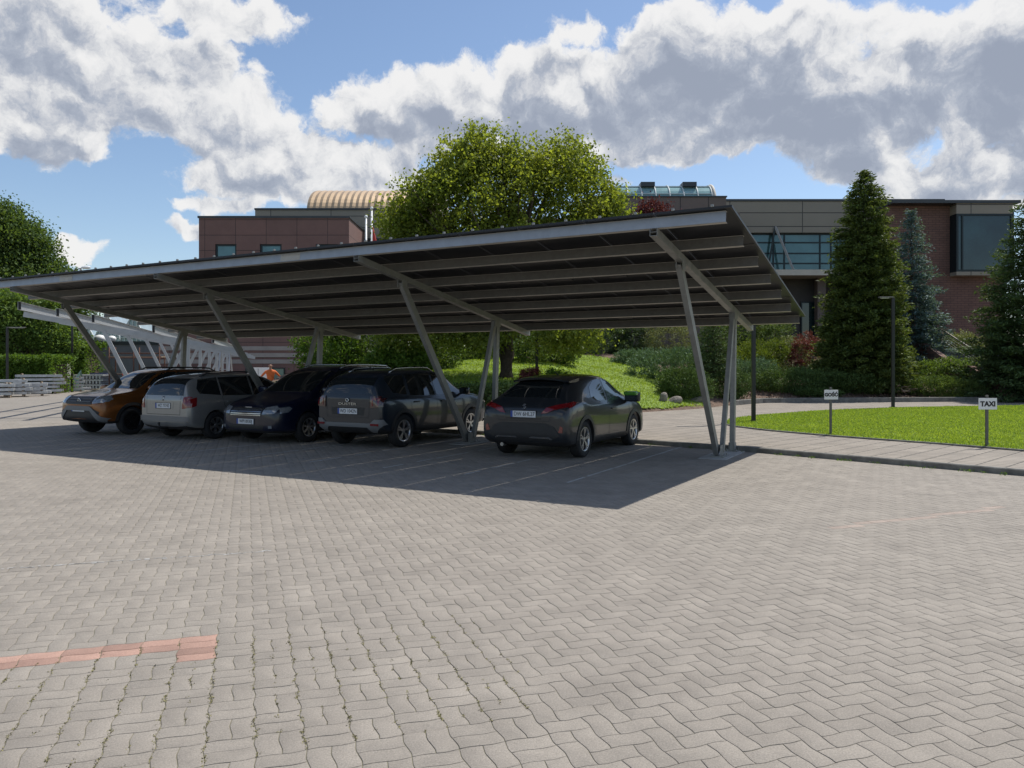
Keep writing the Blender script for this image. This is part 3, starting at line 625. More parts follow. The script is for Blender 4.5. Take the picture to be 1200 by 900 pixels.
# glazed barrel roof light
Yc, r = 62, 1.9; gx0, gx1 = X(716, Yc), X(828, Yc); zc = Zp(219, 62)-r; b2 = MB(); n = 18; fr = MB(); xs = np.arange(gx0, gx1+.1, (gx1-gx0)/7)
ring = lambda x, rad: [(x, Yc-rad*math.cos(math.pi*j/n), zc+rad*math.sin(math.pi*j/n)) for j in range(n+1)]
A = [b2.bm.verts.new(p) for p in ring(gx0, r)]; B_ = [b2.bm.verts.new(p) for p in ring(gx1, r)]
for j in range(n): b2.bm.faces.new((A[j], A[j+1], B_[j+1], B_[j]))
b2.bm.faces.new(A); b2.bm.faces.new(B_[::-1]); gv = b2.build('roof_light', mat('roof_light_glass', (.22, .36, .36), .15, .1, var=.2, vs=.8), b)
for x in xs: fr.tube(ring(x, r+.03), [.06]*(n+1), 5)
for j in (3, 6, 9): p = ring(0, r+.03)[j]; fr.bar((gx0, p[1], p[2]), (gx1, p[1], p[2]), .07, .07)
fr.build('glazing_bars', mat('pale_bars', (.5, .55, .55), .5), gv)
MB().tube(ring(gx1+.2, r+.02), [.13]*(n+1), 8).build('end_arch', m_ledge, gv)
for k in (1.4, 4.4): MB().b2(gx0+(gx1-gx0)/7*(k+.6), gx0+(gx1-gx0)/7*(k+1.6), Yc-1.3, Yc-.3, zc+r-.25, zc+r+.10).build('roof_vent', m_cop, gv)
# low grey shed with domes far left, greenhouse on it
Y = 66; b = empty('storage_shed', (0, 0, 0), 0, 'low grey shed with white roof domes behind the bare steel frames', 'building')
MB().b2(X(80, Y), X(262, Y), Y, Y+9, 0, Zp(404, Y)).build('wall', mat('grey_render', (.20, .20, .215), .8, 0, var=.12, vs=.7), b)
MB().b2(X(79, Y), X(263, Y), Y-.1, Y+9.1, Zp(404, Y), Zp(400, Y)).build('roof_edge', m_cop, b)
for px, w in ((87, 12), (101, 10), (117, 13), (131, 10)): MB().sphere((X(px, Y+2), Y+2, Zp(397, Y+2)), w/2/F*Y*1.0, 3, (1, 1, .75)).build('roof_dome', m_white, b)
m = MB(); gm_ = mat('greenhouse_glass', (.32, .40, .44), .2, .2, var=.2, vs=1)
gb = empty('greenhouse', (0, 0, 0), 0, 'pale glass greenhouse roofs in rows beyond the grey shed', 'greenhouse')
for k in range(4):
    x0, x1 = X(52+k*30, 82), X(80+k*30, 82); m = MB(); z = Zp(394, 82); h = Zp(368, 82)
    a = [m.bm.verts.new(p) for p in ((x0, 82, 0), (x0, 82, z), ((x0+x1)/2, 82, h), (x1, 82, z), (x1, 82, 0))]; c = [m.bm.verts.new((v.co.x, 92, v.co.z)) for v in a]
    m.bm.faces.new(a); m.bm.faces.new(c[::-1])
    for i in range(5): m.bm.faces.new((a[i], a[(i+1) % 5], c[(i+1) % 5], c[i]))
    g = m.build('glass_bay', gm_, gb); m = MB()
    for i in range(7): xx = x0+(x1-x0)*i/6; zz = z+(h-z)*(1-abs(i-3)/3); m.bar((xx, 81.95, 0), (xx, 81.95, zz), .08, .08)
    for f in (.33, .66, .97): m.bar((x0, 81.9, z*f), (x1, 81.9, z*f), .08, .08)
    m.bar((x0, 81.9, z), ((x0+x1)/2, 81.9, h), .1, .1); m.bar((x1, 81.9, z), ((x0+x1)/2, 81.9, h), .1, .1); m.build('glazing_bars', m_white, g)
# stairs on the right
sd = Vector((-.06, .998, 0)).normalized(); sr = Vector((.998, .06, 0)); S0 = Vector((X(1183, 35.6), 35.6, .09))
st = empty('outdoor_stairs', (0, 0, 0), 0, 'dark concrete steps with brick flank walls and metal handrails climbing the bank', 'stairs')
m_step = mat('step_concrete', (.10, .105, .11), .85, 0, var=.2, vs=3); rm = Matrix((sr, sd, Vector((0, 0, 1)))).transposed()
nst = 0
for fl, (d0, z0) in enumerate(((0, .09), (4.1, 1.29))):
    for k in range(8):
        q = S0+sd*(d0+.17+.34*k)+sr*2.75; top = z0+.15*(k+1); MB().box(Vector((q.x, q.y, (top+0)/2)), (4.6, .34, top), rm).build('step', m_step, st)
    q = S0+sd*(d0+8*.34+.69)+sr*2.75; top = z0+1.2; MB().box(Vector((q.x, q.y, top/2-.01)), (4.6, 1.38, top-.02), rm).build('landing', m_step, st)
for side in (0, 1):
    o_ = sr*(.2 if side == 0 else 5.0)
    m = MB(); pts = [(0, .45), (.3, .5), (2.9, 1.75), (4.1, 1.8), (6.9, 3.0), (8.2, 3.05)]; w = .15
    a = [[m.bm.verts.new(S0+o_+sr*s_+sd*d+Vector((0, 0, z-.09))) for d, z in pts] for s_ in (-w, w)]; c = [[m.bm.verts.new(S0+o_+sr*s_+sd*d+Vector((0, 0, -.2))) for d, z in pts] for s_ in (-w, w)]
    for i in range(len(pts)-1):
        m.bm.faces.new((a[0][i], a[0][i+1], a[1][i+1], a[1][i])); m.bm.faces.new((a[0][i], c[0][i], c[0][i+1], a[0][i+1])); m.bm.faces.new((a[1][i], a[1][i+1], c[1][i+1], c[1][i]))
    m.bm.faces.new((a[0][0], a[1][0], c[1][0], c[0][0])); m.bm.faces.new((a[0][-1], c[0][-1], c[1][-1], a[1][-1])); m.build('flank_wall', m_bk, st)
    m_rail = mat('handrail_metal', (.42, .38, .33), .35, .7)
    m = MB(); o_ = sr*(1.2 if side == 0 else 5.0); rp = [(.1, 1.15), (2.9, 2.45), (4.1, 2.5), (6.9, 3.75), (8.2, 3.8)]; pr = [S0+o_+sd*d+Vector((0, 0, z-.09)) for d, z in rp]
    m.tube(pr, [.045]*5, 8); m.build('handrail', m_rail, st)
    m = MB()
    for dz in (.18, .32, .46, .6): m.tube([p-Vector((0, 0, dz)) for p in pr], [.012]*5, 5)
    m.build('lower_rails', m_rail, st)
    for d, z in ((.5, 1.3), (2.9, 2.45), (4.1, 2.5), (6.9, 3.75)): MB().bar(S0+o_+sd*d+Vector((0, 0, z-.09)), S0+o_+sd*(d+.1)+Vector((0, 0, z-.95)), .04, .04).build('rail_post', m_rail, st)
# ================================================================== solar carport
def L_(s): return 3.38-.166*(s+2.435)                 # underside of the rafters along the slope
SL = math.atan(.166); SR = Matrix.Rotation(-SL, 3, 'X')
cpt = empty('solar_carport', BASE, CA, 'long galvanised steel solar carport on N-shaped legs, its tilted panels shading five parked cars', 'carport', None)
D = 5.56
def along(m, x0, x1, s, zoff0, zoff1, w, lip=0):
    """box profile running along the carport, standing square to the slope"""
    c = Vector(((x0+x1)/2, s, L_(s)+(zoff0+zoff1)/2)); m.box(c, (x1-x0, w, zoff1-zoff0), SR)
XR, XL = 1.03, -18.0
pur = [-3.74+1.085*i for i in range(7)]
for i, s in enumerate(pur):
    m = MB()      # C profile open to the low side
    x1 = XR; m.mi = 0
    along(m, XL, x1, s, .125, .285, .006)
    m.mi = 1; c0 = Vector(((XL+x1)/2, s+.034, L_(s+.034)+.128)); m.box(c0, (x1-XL, .062, .006), SR); c0.z += .156; m.box(c0, (x1-XL, .062, .006), SR)
    if i == 0:
        for xs_ in (-1.3*D, -2.6*D):      # splice plates with bolts
            m.box((xs_, s-.006, L_(s)+.205), (.5, .005, .13), SR)
            for a in (-.2, -.12, -.04, .04, .12, .2):
                for q in (-.04, .04): m.cyl((xs_+a, s-.008, L_(s)+.205+q), (xs_+a, s-.02, L_(s)+.205+q), .009, n=6)
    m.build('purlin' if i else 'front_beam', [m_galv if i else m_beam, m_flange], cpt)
for k in range(4):
    x = -D*k; m = MB(); a = Vector((x, -3.80, L_(-3.80)+.055)); b = Vector((x, 2.86, L_(2.86)+.055))
    ln = (b-a).length; c = (a+b)/2; m.box(c, (.10, ln, .006), Matrix.Rotation(-SL, 3, 'X'))
    for sx in (-1, 1): m.box(c+Vector((sx*.053, 0, .028)), (.006, ln, .06), SR); m.box(c+Vector((sx*.053, 0, -.028)), (.006, ln, .06), SR)
    m.box(c+Vector((0, 0, -.055)), (.112, ln, .006), SR)
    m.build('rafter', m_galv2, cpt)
    for nm, a, b, w, h in (('front_leg', (x-.03, -.02, .08), (x-.03, -2.435, L_(-2.435)), .09, .14), ('brace_leg', (x+.03, .14, .10), (x+.0, 1.16, L_(1.16)), .08, .11), ('rear_leg', (x, 1.12, .02), (x, 1.27, L_(1.27)), .09, .13)):
        a = Vector(a); b = Vector(b); m = MB(); d = (b-a).normalized(); sd_ = Vector((1, 0, 0)); y_ = d.cross(sd_)
        m.bar(a, b, w, .006, up=y_) if False else None
        # open C profile: web and two flanges
        rot = Matrix((sd_, y_, d)).transposed(); c = (a+b)/2; ln = (b-a).length
        m.box(c+sd_*(w/2-.003), (.006, h, ln), rot)
        for q in (-1, 1): m.box(c+y_*q*(h/2-.003)-sd_*.003, (w-.006, .006, ln), rot); m.box(c+y_*q*(h/2-.014)-sd_*(w/2-.003), (.006, .022, ln), rot)
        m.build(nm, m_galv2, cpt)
    for q in (-.055, .055):
        for p_, z_ in (((x+q, .06, .13), (.008, .3, .2)), ((x+q, -2.43, L_(-2.43)-.04), (.008, .16, .16)), ((x+q, 1.22, L_(1.22)-.03), (.008, .26, .16)), ((x+q, 1.12, .10), (.008, .16, .16))):
            MB().box(p_, z_).build('gusset_plate', m_galv2, cpt)
    for y_, w_, l_ in ((.06, .26, .42), (1.12, .24, .26)):
        m = MB(); m.box((x, y_, .018), (w_, l_, .02))
        for sx in (-1, 1):
            for sy in (-1, 1): m.cyl((x+sx*w_*.38, y_+sy*l_*.38, .02), (x+sx*w_*.38, y_+sy*l_*.38, .065), .012, n=6)
        m.build('foot_plate', m_galv2, cpt)
    MB().b2(x-.28, x+.24, -.42, 1.45, -.1, .0085, .003).build('footing', m_conc, cpt)
# panels: one mesh shared, 17 columns by 4 rows
pw, plen = 1.115, 1.715; px0 = -17.95
def panel(first=[None]):
    if first[0] is None:
        m = MB(); m.mi = 0; m.b2(-pw/2+.035, pw/2-.035, -plen/2+.035, plen/2-.035, .006, .032)
        m.mi = 1
        for sx in (-1, 1): m.b2(sx*(pw/2-.004), sx*(pw/2-.036), -plen/2+.004, plen/2-.004, 0, .035)
        for sy in (-1, 1): m.b2(-pw/2+.037, pw/2-.037, sy*(plen/2-.004), sy*(plen/2-.036), 0, .034)
        m.b2(-.17, .17, plen/2-.5, plen/2-.38, -.012, .005)
        first[0] = m.build('solar_panel', [m_pv, m_alu], cpt); return first[0]
    o = first[0].copy(); link(o, cpt); return o
cl0 = None
for i in range(17):
    for j in range(4):
        s = -3.84+(j+.5)*plen*math.cos(SL); o = panel(); o.location = (px0+(i+.5)*1.123, s, L_(s)+.289); o.rotation_euler = (-SL, 0, 0)
for i in range(34):
    if cl0 is None: cl0 = MB().box((0, 0, 0), (.04, .04, .04), None, .008).build('panel_clamp', m_galv2, cpt); o = cl0
    else: o = cl0.copy(); link(o, cpt)
    o.location = (px0+.28+i*.5615, -3.83, L_(-3.83)+.335); o.rotation_euler = (-SL, 0, 0)

# ================================================================== bare frames of the second carport
m_new = mat('new_pale_steel', (.42, .43, .44), .45, .5, var=.1, vs=4)
rowd = Vector((-.292, .956, 0)); acr = Vector((.956, .292, 0)); fa = math.atan2(acr.y, acr.x)
uc = empty('unfinished_carport', (-11.7, 27.75, 0), fa, 'bare pale steel frame of an unfinished carport behind the left parked cars', 'carport')
hiz = lambda s: 2.50-.175*s
for k in range(6):
    y = 4.5*k
    def part(nm, a, b, w, h): MB().bar((a[0], a[1]+y, a[2]), (b[0], b[1]+y, b[2]), w, h, up=(0, 1, 0)).build(nm, m_new, uc)
    part('rafter', (-5.2, 0, hiz(-5.2)+.09), (1.7, 0, hiz(1.7)+.09), .18, .10)
    part('front_leg', (-1.4, .0, 0), (-2.75, .0, hiz(-2.75)), .13, .10); part('brace_leg', (-1.25, .0, 0), (-.08, .0, hiz(-.08)), .11, .09); part('rear_leg', (0, .0, 0), (0, .0, hiz(0)), .12, .10)
for s in (-5.0, -3.9, -2.85, -1.0, .9):
    z = hiz(s)+.19; m = MB(); m.b2(s-.004, s+.004, -1.35, 24.3, z, z+.26); m.b2(s+.005, s+.08, -1.35, 24.3, z, z+.006); m.b2(s+.005, s+.08, -1.35, 24.3, z+.254, z+.26); m.build('purlin', m_new, uc)
    MB().b2(s+.008, s+.078, -1.30, -1.28, z+.008, z+.252).build('end_cap', m_dark, uc)
# ================================================================== lamps, signs, poles
def lamp_post(loc, h, az_, label, arm=.55):
    t = empty('street_lamp', loc, az_, label, 'street lamp', 'slim dark street lamps'); m = MB(); m.box((0, 0, h/2+.0), (.11, .11, h), None, .012); m.build('post', m_blackmetal, t)
    m = MB(); m.box((0, 0, .01), (.22, .22, .03), None, .004); m.build('foot_plate', m_blackmetal, t)
    m = MB(); m.box((arm/2+.04, 0, h+.02), (arm+.1, .17, .045), None, .015); hd = m.build('lamp_head', m_galv, t)
    MB().b2(.16, arm+.02, -.07, .07, h-.015, h-.004).build('diffuser', m_white, hd); return t
lamp_post(G(883, 494, .11), 4.25, R(180), 'dark square lamp post at the lawn tip right behind the carport end legs')
lamp_post(G(1046.5, 477.5, .11), 4.3, R(175), 'dark square lamp post with flat head in front of the tall pyramidal conifer', .45)
lamp_post(Vector((X(629, 30), 30, 1.1)), 4.2, R(180), 'dark lamp post standing in the shrubs behind the compact dark car')
lamp_post(Vector((X(8.5, 46), 46, 0)), Zp(384, 46), 0, 'thin dark lamp post with flat head in front of the hedge at the far left', 1.0)
t = empty('street_lamp', (X(84.5, 52), 52, 0), 0, 'tall round street lamp whose cobra head shows above the left end of the carport roof', 'street lamp', 'slim dark street lamps')
MB().tube([(0, 0, 0), (0, 0, 4), (0, 0, 8.0)], [.09, .07, .05]).build('post', m_blackmetal, t)
MB().tube([(0, 0, 8), (.2, 0, 8.3), (.8, 0, 8.42)], [.04, .035, .03]).build('arm', m_galv, t); MB().sphere((.95, 0, 8.43), .3, 2, (1.1, .55, .35)).build('lamp_head', m_white, t)
def sign(body, post, px_w, z, label, h, base):
    t = empty('sign_post', base, 0, label, 'sign'); m = MB(); m.box((0, .03, (z+h/2+.06)/2), (.05, .04, z+h/2+.06), None, .004); m.build('post', m_galv, t)
    m = MB(); m.box((0, 0, z), (px_w, .012, h), None, .004); p = m.build('sign_plate', m_white, t)
    text_mesh(body, h*(.60 if body == 'TAXI' else .47), m_ink, p, Matrix.Translation((0, -.009, z-.005)) @ Matrix.Rotation(R(90), 4, 'X'), sx=1.0, bold=.006)
    return t
sign('GOŚĆ', 0, .325, .93, 'small white sign reading GOŚĆ on a thin grey post in the lawn edge', .225, G(974, 509, .12))
sign('TAXI', 0, .365, .845, 'small white sign reading TAXI on a grey post near the right edge of the lawn', .225, G(1157.5, 523, .12))
for k, (px, pt, col) in enumerate(((429, 254, 0), (435.5, 244, 1))):
    Y = 50+k; t = empty('flagpole', (X(px, Y), Y, 0), 0, ['shorter bare white flagpole between the brown block and the big tree', 'taller white flagpole with a furled red flag beside the big tree'][k], 'flagpole', 'white flagpoles')
    MB().tube([(0, 0, 0), (0, 0, Zp(pt, Y))], [.09, .06]).build('pole', m_white, t); MB().sphere((0, 0, Zp(pt, Y)), .11, 2).build('finial', m_white, t)
    if k: MB().tube([(.07, 0, Zp(266, Y)), (.14, .05, Zp(275, Y)), (.22, 0, Zp(284, Y)), (.3, .05, Zp(300, Y))], [.03, .09, .14, .06], 7).build('flag', mat('red_flag', (.35, .03, .025), .8), t)
# ================================================================== stacks of steel, scaffold, ladder, container
m_wood = mat('pallet_wood', (.26, .2, .14), .9, 0, var=.3, vs=6)
sp = [(-6, 466, 1.0, 3, 'grey stack of steel profiles cut by the left edge of the picture'), (9, 465, 1.1, 4, 'stack of steel profiles with a leaning dark rack, just right of the lamp post'), (28, 464, 1.3, 3, 'stepped stack of steel profiles left of the middle of the row'),
      (45, 461.5, 1.3, 5, 'tallest stack of steel profiles, in the middle of the row'), (74, 459, 1.5, 4, 'stack of steel profiles beside the concrete pillar with parcels on top')]
m_steelst = mat('stacked_steel', (.47, .48, .48), .5, .4, var=.2, vs=6)
for i, (px, py, w, nl, lb) in enumerate(sp):
    g = G(px, py); t = empty('steel_stack', g, R(28), lb, 'steel stack', 'stacks of steel profiles on the paving'); z = .14; w *= 1.0
    for q in (-.7, 0, .7): MB().b2(q*w-.05, q*w+.05, -.45, .45, .0, .12).build('bearer', m_wood, t)
    for l in range(nl):
        m = MB(); ww = w*random.uniform(.75, 1.05); sh = random.uniform(-.15, .15); nb = 3
        for q in range(nb): yy = -.45+.9*q/nb; m.b2(-ww+sh+random.uniform(-.12, .12), ww+sh+random.uniform(-.12, .12), yy, yy+.285, z, z+.15)
        m.build('profile_layer', m_steelst, t); z += .175
        z -= .02
        for q in (-.7, .65): MB().b2(q*w, q*w+.08, -.42, .42, z, z+.07).build('spacer', m_wood, t)
        z += .075
g = G(106, 456.5); t = empty('steel_stack', g, R(-3), 'long stack of ribbed grey panels at the right end of the row of stacks', 'steel stack', 'stacks of steel profiles on the paving'); 
for l in range(3):
    m = MB()
    for q in range(12): m.b2(-1.5+.25*q, -1.5+.25*q+.13, -1, 1, .1+l*.36, .3+l*.36)
    m.b2(-1.55, 1.55, -1, 1, .303+l*.36, .42+l*.36); m.build('panel_layer', m_steelst, t)
m = MB(); v = [m.bm.verts.new(p) for p in ((-.75, 0, 0), (.75, .1, .02), (.35, .1, .9), (.55, 0, 1.5), (-.1, .15, .8), (0, .9, .05))]
for f in ((0, 1, 2), (0, 2, 4), (4, 2, 3), (1, 5, 3), (0, 4, 5), (4, 3, 5)): m.bm.faces.new([v[i] for i in f])
o = m.build('plastic_sheet', mat('mint_plastic', (.42, .62, .56), .5)); o.location = G(86, 458.2); tag(o, 'pale mint plastic sheet draped in a peak between the steel stacks', 'plastic sheet')
m = MB(); m.b2(-.28, .28, -.28, .28, 0, Zp(407, 56), .02); o = m.build('concrete_pillar', m_conc); o.location = (X(77, 56), 56, 0); tag(o, 'plain concrete pillar standing against the hedge at far left', 'pillar')
m_rust = mat('rusty_tube', (.10, .045, .03), .8, .2, var=.4, vs=8)
t = empty('scaffold', (X(128, 50), 50, 0), R(8), 'rusty tube scaffold with plank levels in front of the grey shed', 'scaffold')
for x in (0, 1.5, 3.1):
    for y in (0, 1.1): MB().tube([(x, y, 0), (x, y, 3.0)], [.04, .04], 7).build('upright', m_rust, t)
for z in (1.2, 2.3, 2.6):
    for y in (0, 1.1): MB().tube([(0, y, z), (3.1, y, z)], [.03, .03], 6).build('rail', m_rust, t)
for z in (1.22, 2.34): MB().b2(-.1, 3.2, .05, 1.05, z, z+.06).build('plank', m_wood, t)
t = empty('ladder', (X(264, 40), 40, 0), R(10), 'open pale A-frame ladder beside the bare steel frames', 'ladder')
for s in (-1, 1):
    m = MB()
    for w in (-.3, .3): m.bar((w*(1), s*.85, 0), (w*.75, s*.06, 2.55), .07, .03)
    for k in range(7): f = (k+.7)/7.6; ww = .3-.075*f; m.bar((-ww, s*(.85-.79*f), 2.55*f), (ww, s*(.85-.79*f), 2.55*f), .05, .03)
    m.build('ladder_leg', m_new, t)
    if False: pass
MB().b2(-.26, .26, -.12, .12, 2.55, 2.60).build('top_step', m_new, t)
t = empty('waste_container', (X(161, 48), 48, 0), R(5), 'red plastic waste container behind the orange and black car', 'container'); m_or = mat('red_container', (.5, .05, .02), .5)
m = MB(); v = [[m.bm.verts.new((sx*w, sy*d, z)) for sx, sy in ((-1, -1), (1, -1), (1, 1), (-1, 1))] for w, d, z in ((.5, .35, .15), (.68, .5, 1.15))]
m.bm.faces.new(v[0][::-1]); m.bm.faces.new(v[1]); [m.bm.faces.new((v[0][i], v[0][(i+1) % 4], v[1][(i+1) % 4], v[1][i])) for i in range(4)]; m.build('bin_body', m_or, t)
m = MB(); m.box((0, 0, 1.24), (1.44, 1.06, .14), None, .05); m.build('lid', m_or, t)
for sx in (-.4, .4):
    for sy in (-.25, .25): MB().cyl((sx-.03, sy, .09), (sx+.03, sy, .09), .09).build('wheel', m_tyre, t)
t = empty('waste_container', (X(119, 58), 58, 0), R(5), 'dark blue lidded bin by the foot of the leftmost front leg', 'container'); m_bb = mat('blue_bin', (.02, .03, .08), .5)
m = MB(); v = [[m.bm.verts.new((sx*w, sy*d, z)) for sx, sy in ((-1, -1), (1, -1), (1, 1), (-1, 1))] for w, d, z in ((.45, .35, .12), (.6, .5, 1.1))]
m.bm.faces.new(v[0][::-1]); m.bm.faces.new(v[1]); [m.bm.faces.new((v[0][i], v[0][(i+1) % 4], v[1][(i+1) % 4], v[1][i])) for i in range(4)]; m.build('bin_body', m_bb, t)
m = MB(); m.box((0, 0, 1.17), (1.28, 1.06, .12), None, .05); m.build('lid', m_bb, t)
m = MB(); m.box((0, 0, 1.0), (1.5, .5, 1.3), None, .03); t = empty('site_cabinet', (X(304, 52), 52, 0), 0, 'low white cabinet against the striped wall behind the person in orange', 'cabinet'); m.build('cabinet_body', m_white, t); MB().b2(-.7, .7, -.2, .2, 0, .345).build('plinth', m_dark, t); MB().b2(-.01, .01, -.262, -.253, .4, 1.6).build('door_gap', m_ink, t)
# ================================================================== person
def person():
    me = bpy.data.meshes.new('body'); V, E, Rr = [], [], []
    def v(p, r, par=None):
        V.append(p); Rr.append(r if isinstance(r, tuple) else (r, r)); i = len(V)-1
        if par is not None: E.append((par, i))
        return i
    pel = v((0, 0, .98), (.17, .12)); wst = v((0, 0, 1.14), (.15, .11), pel); ch = v((0, .01, 1.36), (.19, .125), wst); nk = v((0, 0, 1.53), (.07, .065), ch); nk2 = v((0, -.01, 1.60), .058, nk); hd = v((0, -.025, 1.68), (.078, .092), nk2); hd2 = v((0, -.02, 1.77), (.07, .085), hd)
    for s in (-1, 1):
        hp = v((s*.10, 0, .90), .105, pel); kn = v((s*.13, -.02, .5), .068, hp); cf = v((s*.135, .01, .34), .06, kn); an = v((s*.14, .02, .09), .042, cf); ft = v((s*.15, -.15, .05), (.04, .03), an)
        sh = v((s*.20, .01, 1.44), .065, ch); el = v((s*.42, .10, 1.20), .045, sh); wr = v((s*.24, -.03, 1.04), .03, el); pm = v((s*.19, -.06, 1.02), (.035, .018), wr)
        for q in range(4): f1 = v((s*(.16-.008*q), -.08-.012*q*.2, 1.035-.018*q), .010, pm); v((s*(.125-.004*q), -.10, 1.03-.018*q), .008, f1)
        th = v((s*.20, -.02, 1.06), .011, pm); v((s*.185, .02, 1.075), .009, th)
    me.from_pydata(V, E, []); o = bpy.data.objects.new('person', me); C.collection.objects.link(o)
    md = o.modifiers.new('s', 'SKIN'); me.skin_vertices[0].data[0].use_root = True
    for i, r in enumerate(Rr): me.skin_vertices[0].data[i].radius = r
    o.modifiers.new('u', 'SUBSURF').levels = 2; bpy.context.view_layer.update(); dg = bpy.context.evaluated_depsgraph_get()
    m2 = bpy.data.meshes.new_from_object(o.evaluated_get(dg)); bpy.data.objects.remove(o)
    ms = [mat('skin', (.42, .24, .17), .6), mat('orange_shirt', (.75, .17, .04), .8, var=.15, vs=9), mat('dark_trousers', (.03, .03, .04), .85), mat('short_hair', (.12, .08, .05), .9)]
    for m_ in ms: m2.materials.append(m_)
    for p in m2.polygons:
        c = p.center; p.use_smooth = True
        if c.z < 1.0 and abs(c.x) < .22 and not (abs(c.x) > .15 and c.z > .98): p.material_index = 2
        elif c.z < 1.53 and (abs(c.x) < .30 or c.z > 1.22) and not (c.y < -.07 and c.z < 1.09 and abs(c.x) > .1): p.material_index = 1
        elif c.z > 1.72 and c.y > -.07: p.material_index = 3
    o = link(bpy.data.objects.new('person', m2))
    t = o; b = MB()
    for s in (-1, 1): b.sphere((s*.033, -.103, 1.715), .010, 1); b.sphere((s*.082, -.01, 1.70), .022, 1, (.4, .8, 1.2))
    b.build('eyes_and_ears', ms[0], t); MB().sphere((0, -.12, 1.69), .016, 1, (.8, 1, 1.5)).build('nose', ms[0], t)
    return t
o = person(); o.location = (X(317, 36), 36, .0); o.rotation_euler = (0, 0, R(15)); o.scale = (1.03, 1.03, 1.03); tag(o, 'person in an orange shirt standing hands on hips behind the parked cars', 'person')
# ================================================================== trees and shrubs
Y = 29; z0 = zg(X(590, Y), Y)
def pb(px, py, rx, rz, Y, ry=None): q = P(px, py, Y); return (q.x, q.y, q.z, rx/F*Y, (ry or rx)/F*Y*.8, rz/F*Y)
bl = [pb(585, 255, 105, 80, 29), pb(560, 195, 62, 45, 29), pb(648, 205, 62, 42, 28.5), pb(500, 268, 62, 62, 29), pb(690, 262, 52, 55, 28.5), pb(555, 172, 26, 26, 29), pb(598, 185, 24, 28, 29), pb(505, 225, 34, 30, 28),
      pb(662, 180, 28, 22, 29), pb(685, 202, 32, 26, 29.5), pb(470, 262, 34, 30, 29), pb(715, 250, 24, 22, 28.5), pb(590, 330, 120, 50, 29), pb(500, 335, 60, 55, 28.5), pb(690, 340, 55, 50, 28.5), pb(662, 395, 58, 20, 27.3), pb(560, 392, 60, 20, 28), pb(480, 390, 45, 35, 27.5), pb(535, 205, 35, 25, 30), pb(625, 200, 30, 24, 28), pb(712, 225, 16, 14, 29), pb(480, 240, 16, 12, 29)]
tree('broadleaf_tree', 'large light green broadleaf tree rising above the middle of the carport roof', None, (X(593, Y), Y, z0), 3.0, .30, bl, l_big, 3900, 27, .19, .13, 90, shell=.85)
Y = 64
bl = [pb(0, 282, 52, 42, Y), pb(30, 300, 36, 36, Y), pb(5, 335, 75, 45, Y), pb(56, 318, 16, 20, Y), pb(-50, 280, 70, 60, Y), pb(-2, 256, 24, 18, Y), pb(60, 350, 60, 40, Y), pb(0, 390, 90, 50, Y), pb(26, 272, 16, 12, Y), pb(52, 290, 10, 10, Y)]
tree('broadleaf_tree', 'tall dark green tree standing above the carport roof at the left edge', None, (X(10, Y), Y, 0), 5, .4, bl, l_far, 4200, 26, .42, .24, 30, shell=.6)
Y = 54
bl = [pb(35, 380, 32, 32, Y), pb(62, 395, 24, 24, Y), pb(10, 395, 30, 30, Y), pb(50, 360, 14, 12, Y), pb(78, 405, 16, 16, Y), pb(20, 360, 18, 16, Y), pb(-15, 370, 40, 40, Y)]
tree('broadleaf_tree', 'smaller bright green tree under the left end of the carport roof behind the hedge', None, (X(35, Y), Y, 0), 2.2, .2, bl, l_light, 1500, 22, .25, .2, 20)
for (px, Y, top, w, lb) in ((28, 49, 417, 62, 'clipped green hedge block behind the steel stacks at the left edge'), (78, 58, 400, 46, 'taller clipped hedge block behind the concrete pillar')):
    h = Zp(top, Y); x0, x1 = X(px-w/1.0, Y), X(px+w/2, Y); n = 26000; p = rng.uniform(0, 1, (n, 3))*np.array([x1-x0, 3, h]); k = rng.integers(0, 3, n)
    p[:, 1] = np.where(k == 0, rng.uniform(0, .35, n), p[:, 1]); p[:, 2] = np.where(k == 1, h-rng.uniform(0, .3, n), p[:, 2]); p += rng.normal(size=p.shape)*.09; p[:, 2] -= .15*np.sin(p[:, 0]*1.3)**2*(p[:, 2]/h); p[:, 2] = np.abs(p[:, 2])
    t = empty('hedge', (x0, Y, 0), 0, lb, 'hedge', 'clipped hedges'); leaves('foliage', p, .15, l_hedge, t, up=.3)
    MB().b2(.4, x1-x0-.4, .5, 2.5, 0, h-.55).build('stem', m_bark, t)
# shrubs behind the cars (dark belt) and low hedge
for i, (px, Y, rx, rz, mt, lb) in enumerate(((385, 30, 1.6, 2.7, l_hedge, 'dark shaded bush at the left end of the belt behind the parked cars'), (440, 31, 1.9, 3.0, l_dk, 'tall dark bush behind the dark blue minivan'), (500, 33, 2.0, 2.6, l_far, 'rounded dark green bush behind the grey off-roader'),
      (410, 36, 2.4, 3.4, l_far, 'large loose bush at the back of the dark belt'), (470, 28, 1.2, 1.4, l_hedge, 'low leafy bush in front of the dark belt'), (545, 38, 2.2, 2.0, l_far, 'dark bush on the upper lawn left of the big trunk'), (640, 37, 2.0, 1.7, l_far, 'dark bush on the upper lawn right of the big trunk'), (690, 46, 3.0, 3.0, l_dk, 'dark bush mass at the top of the lawn slope'), (600, 46, 3.2, 2.6, l_dk, 'wide dark bush behind the big trunk'), (540, 44, 3.2, 3.2, l_far, 'wide bush at the top of the lawn slope on the left'))):
    x = X(px, Y); shrub(lb, (x, Y, zg(x, Y)), (rx, rx*.8, rz), mt, 8000, .13, 'dark bushes behind the parked cars', spread=.14, name='bush', cat='bush', lumps=11)
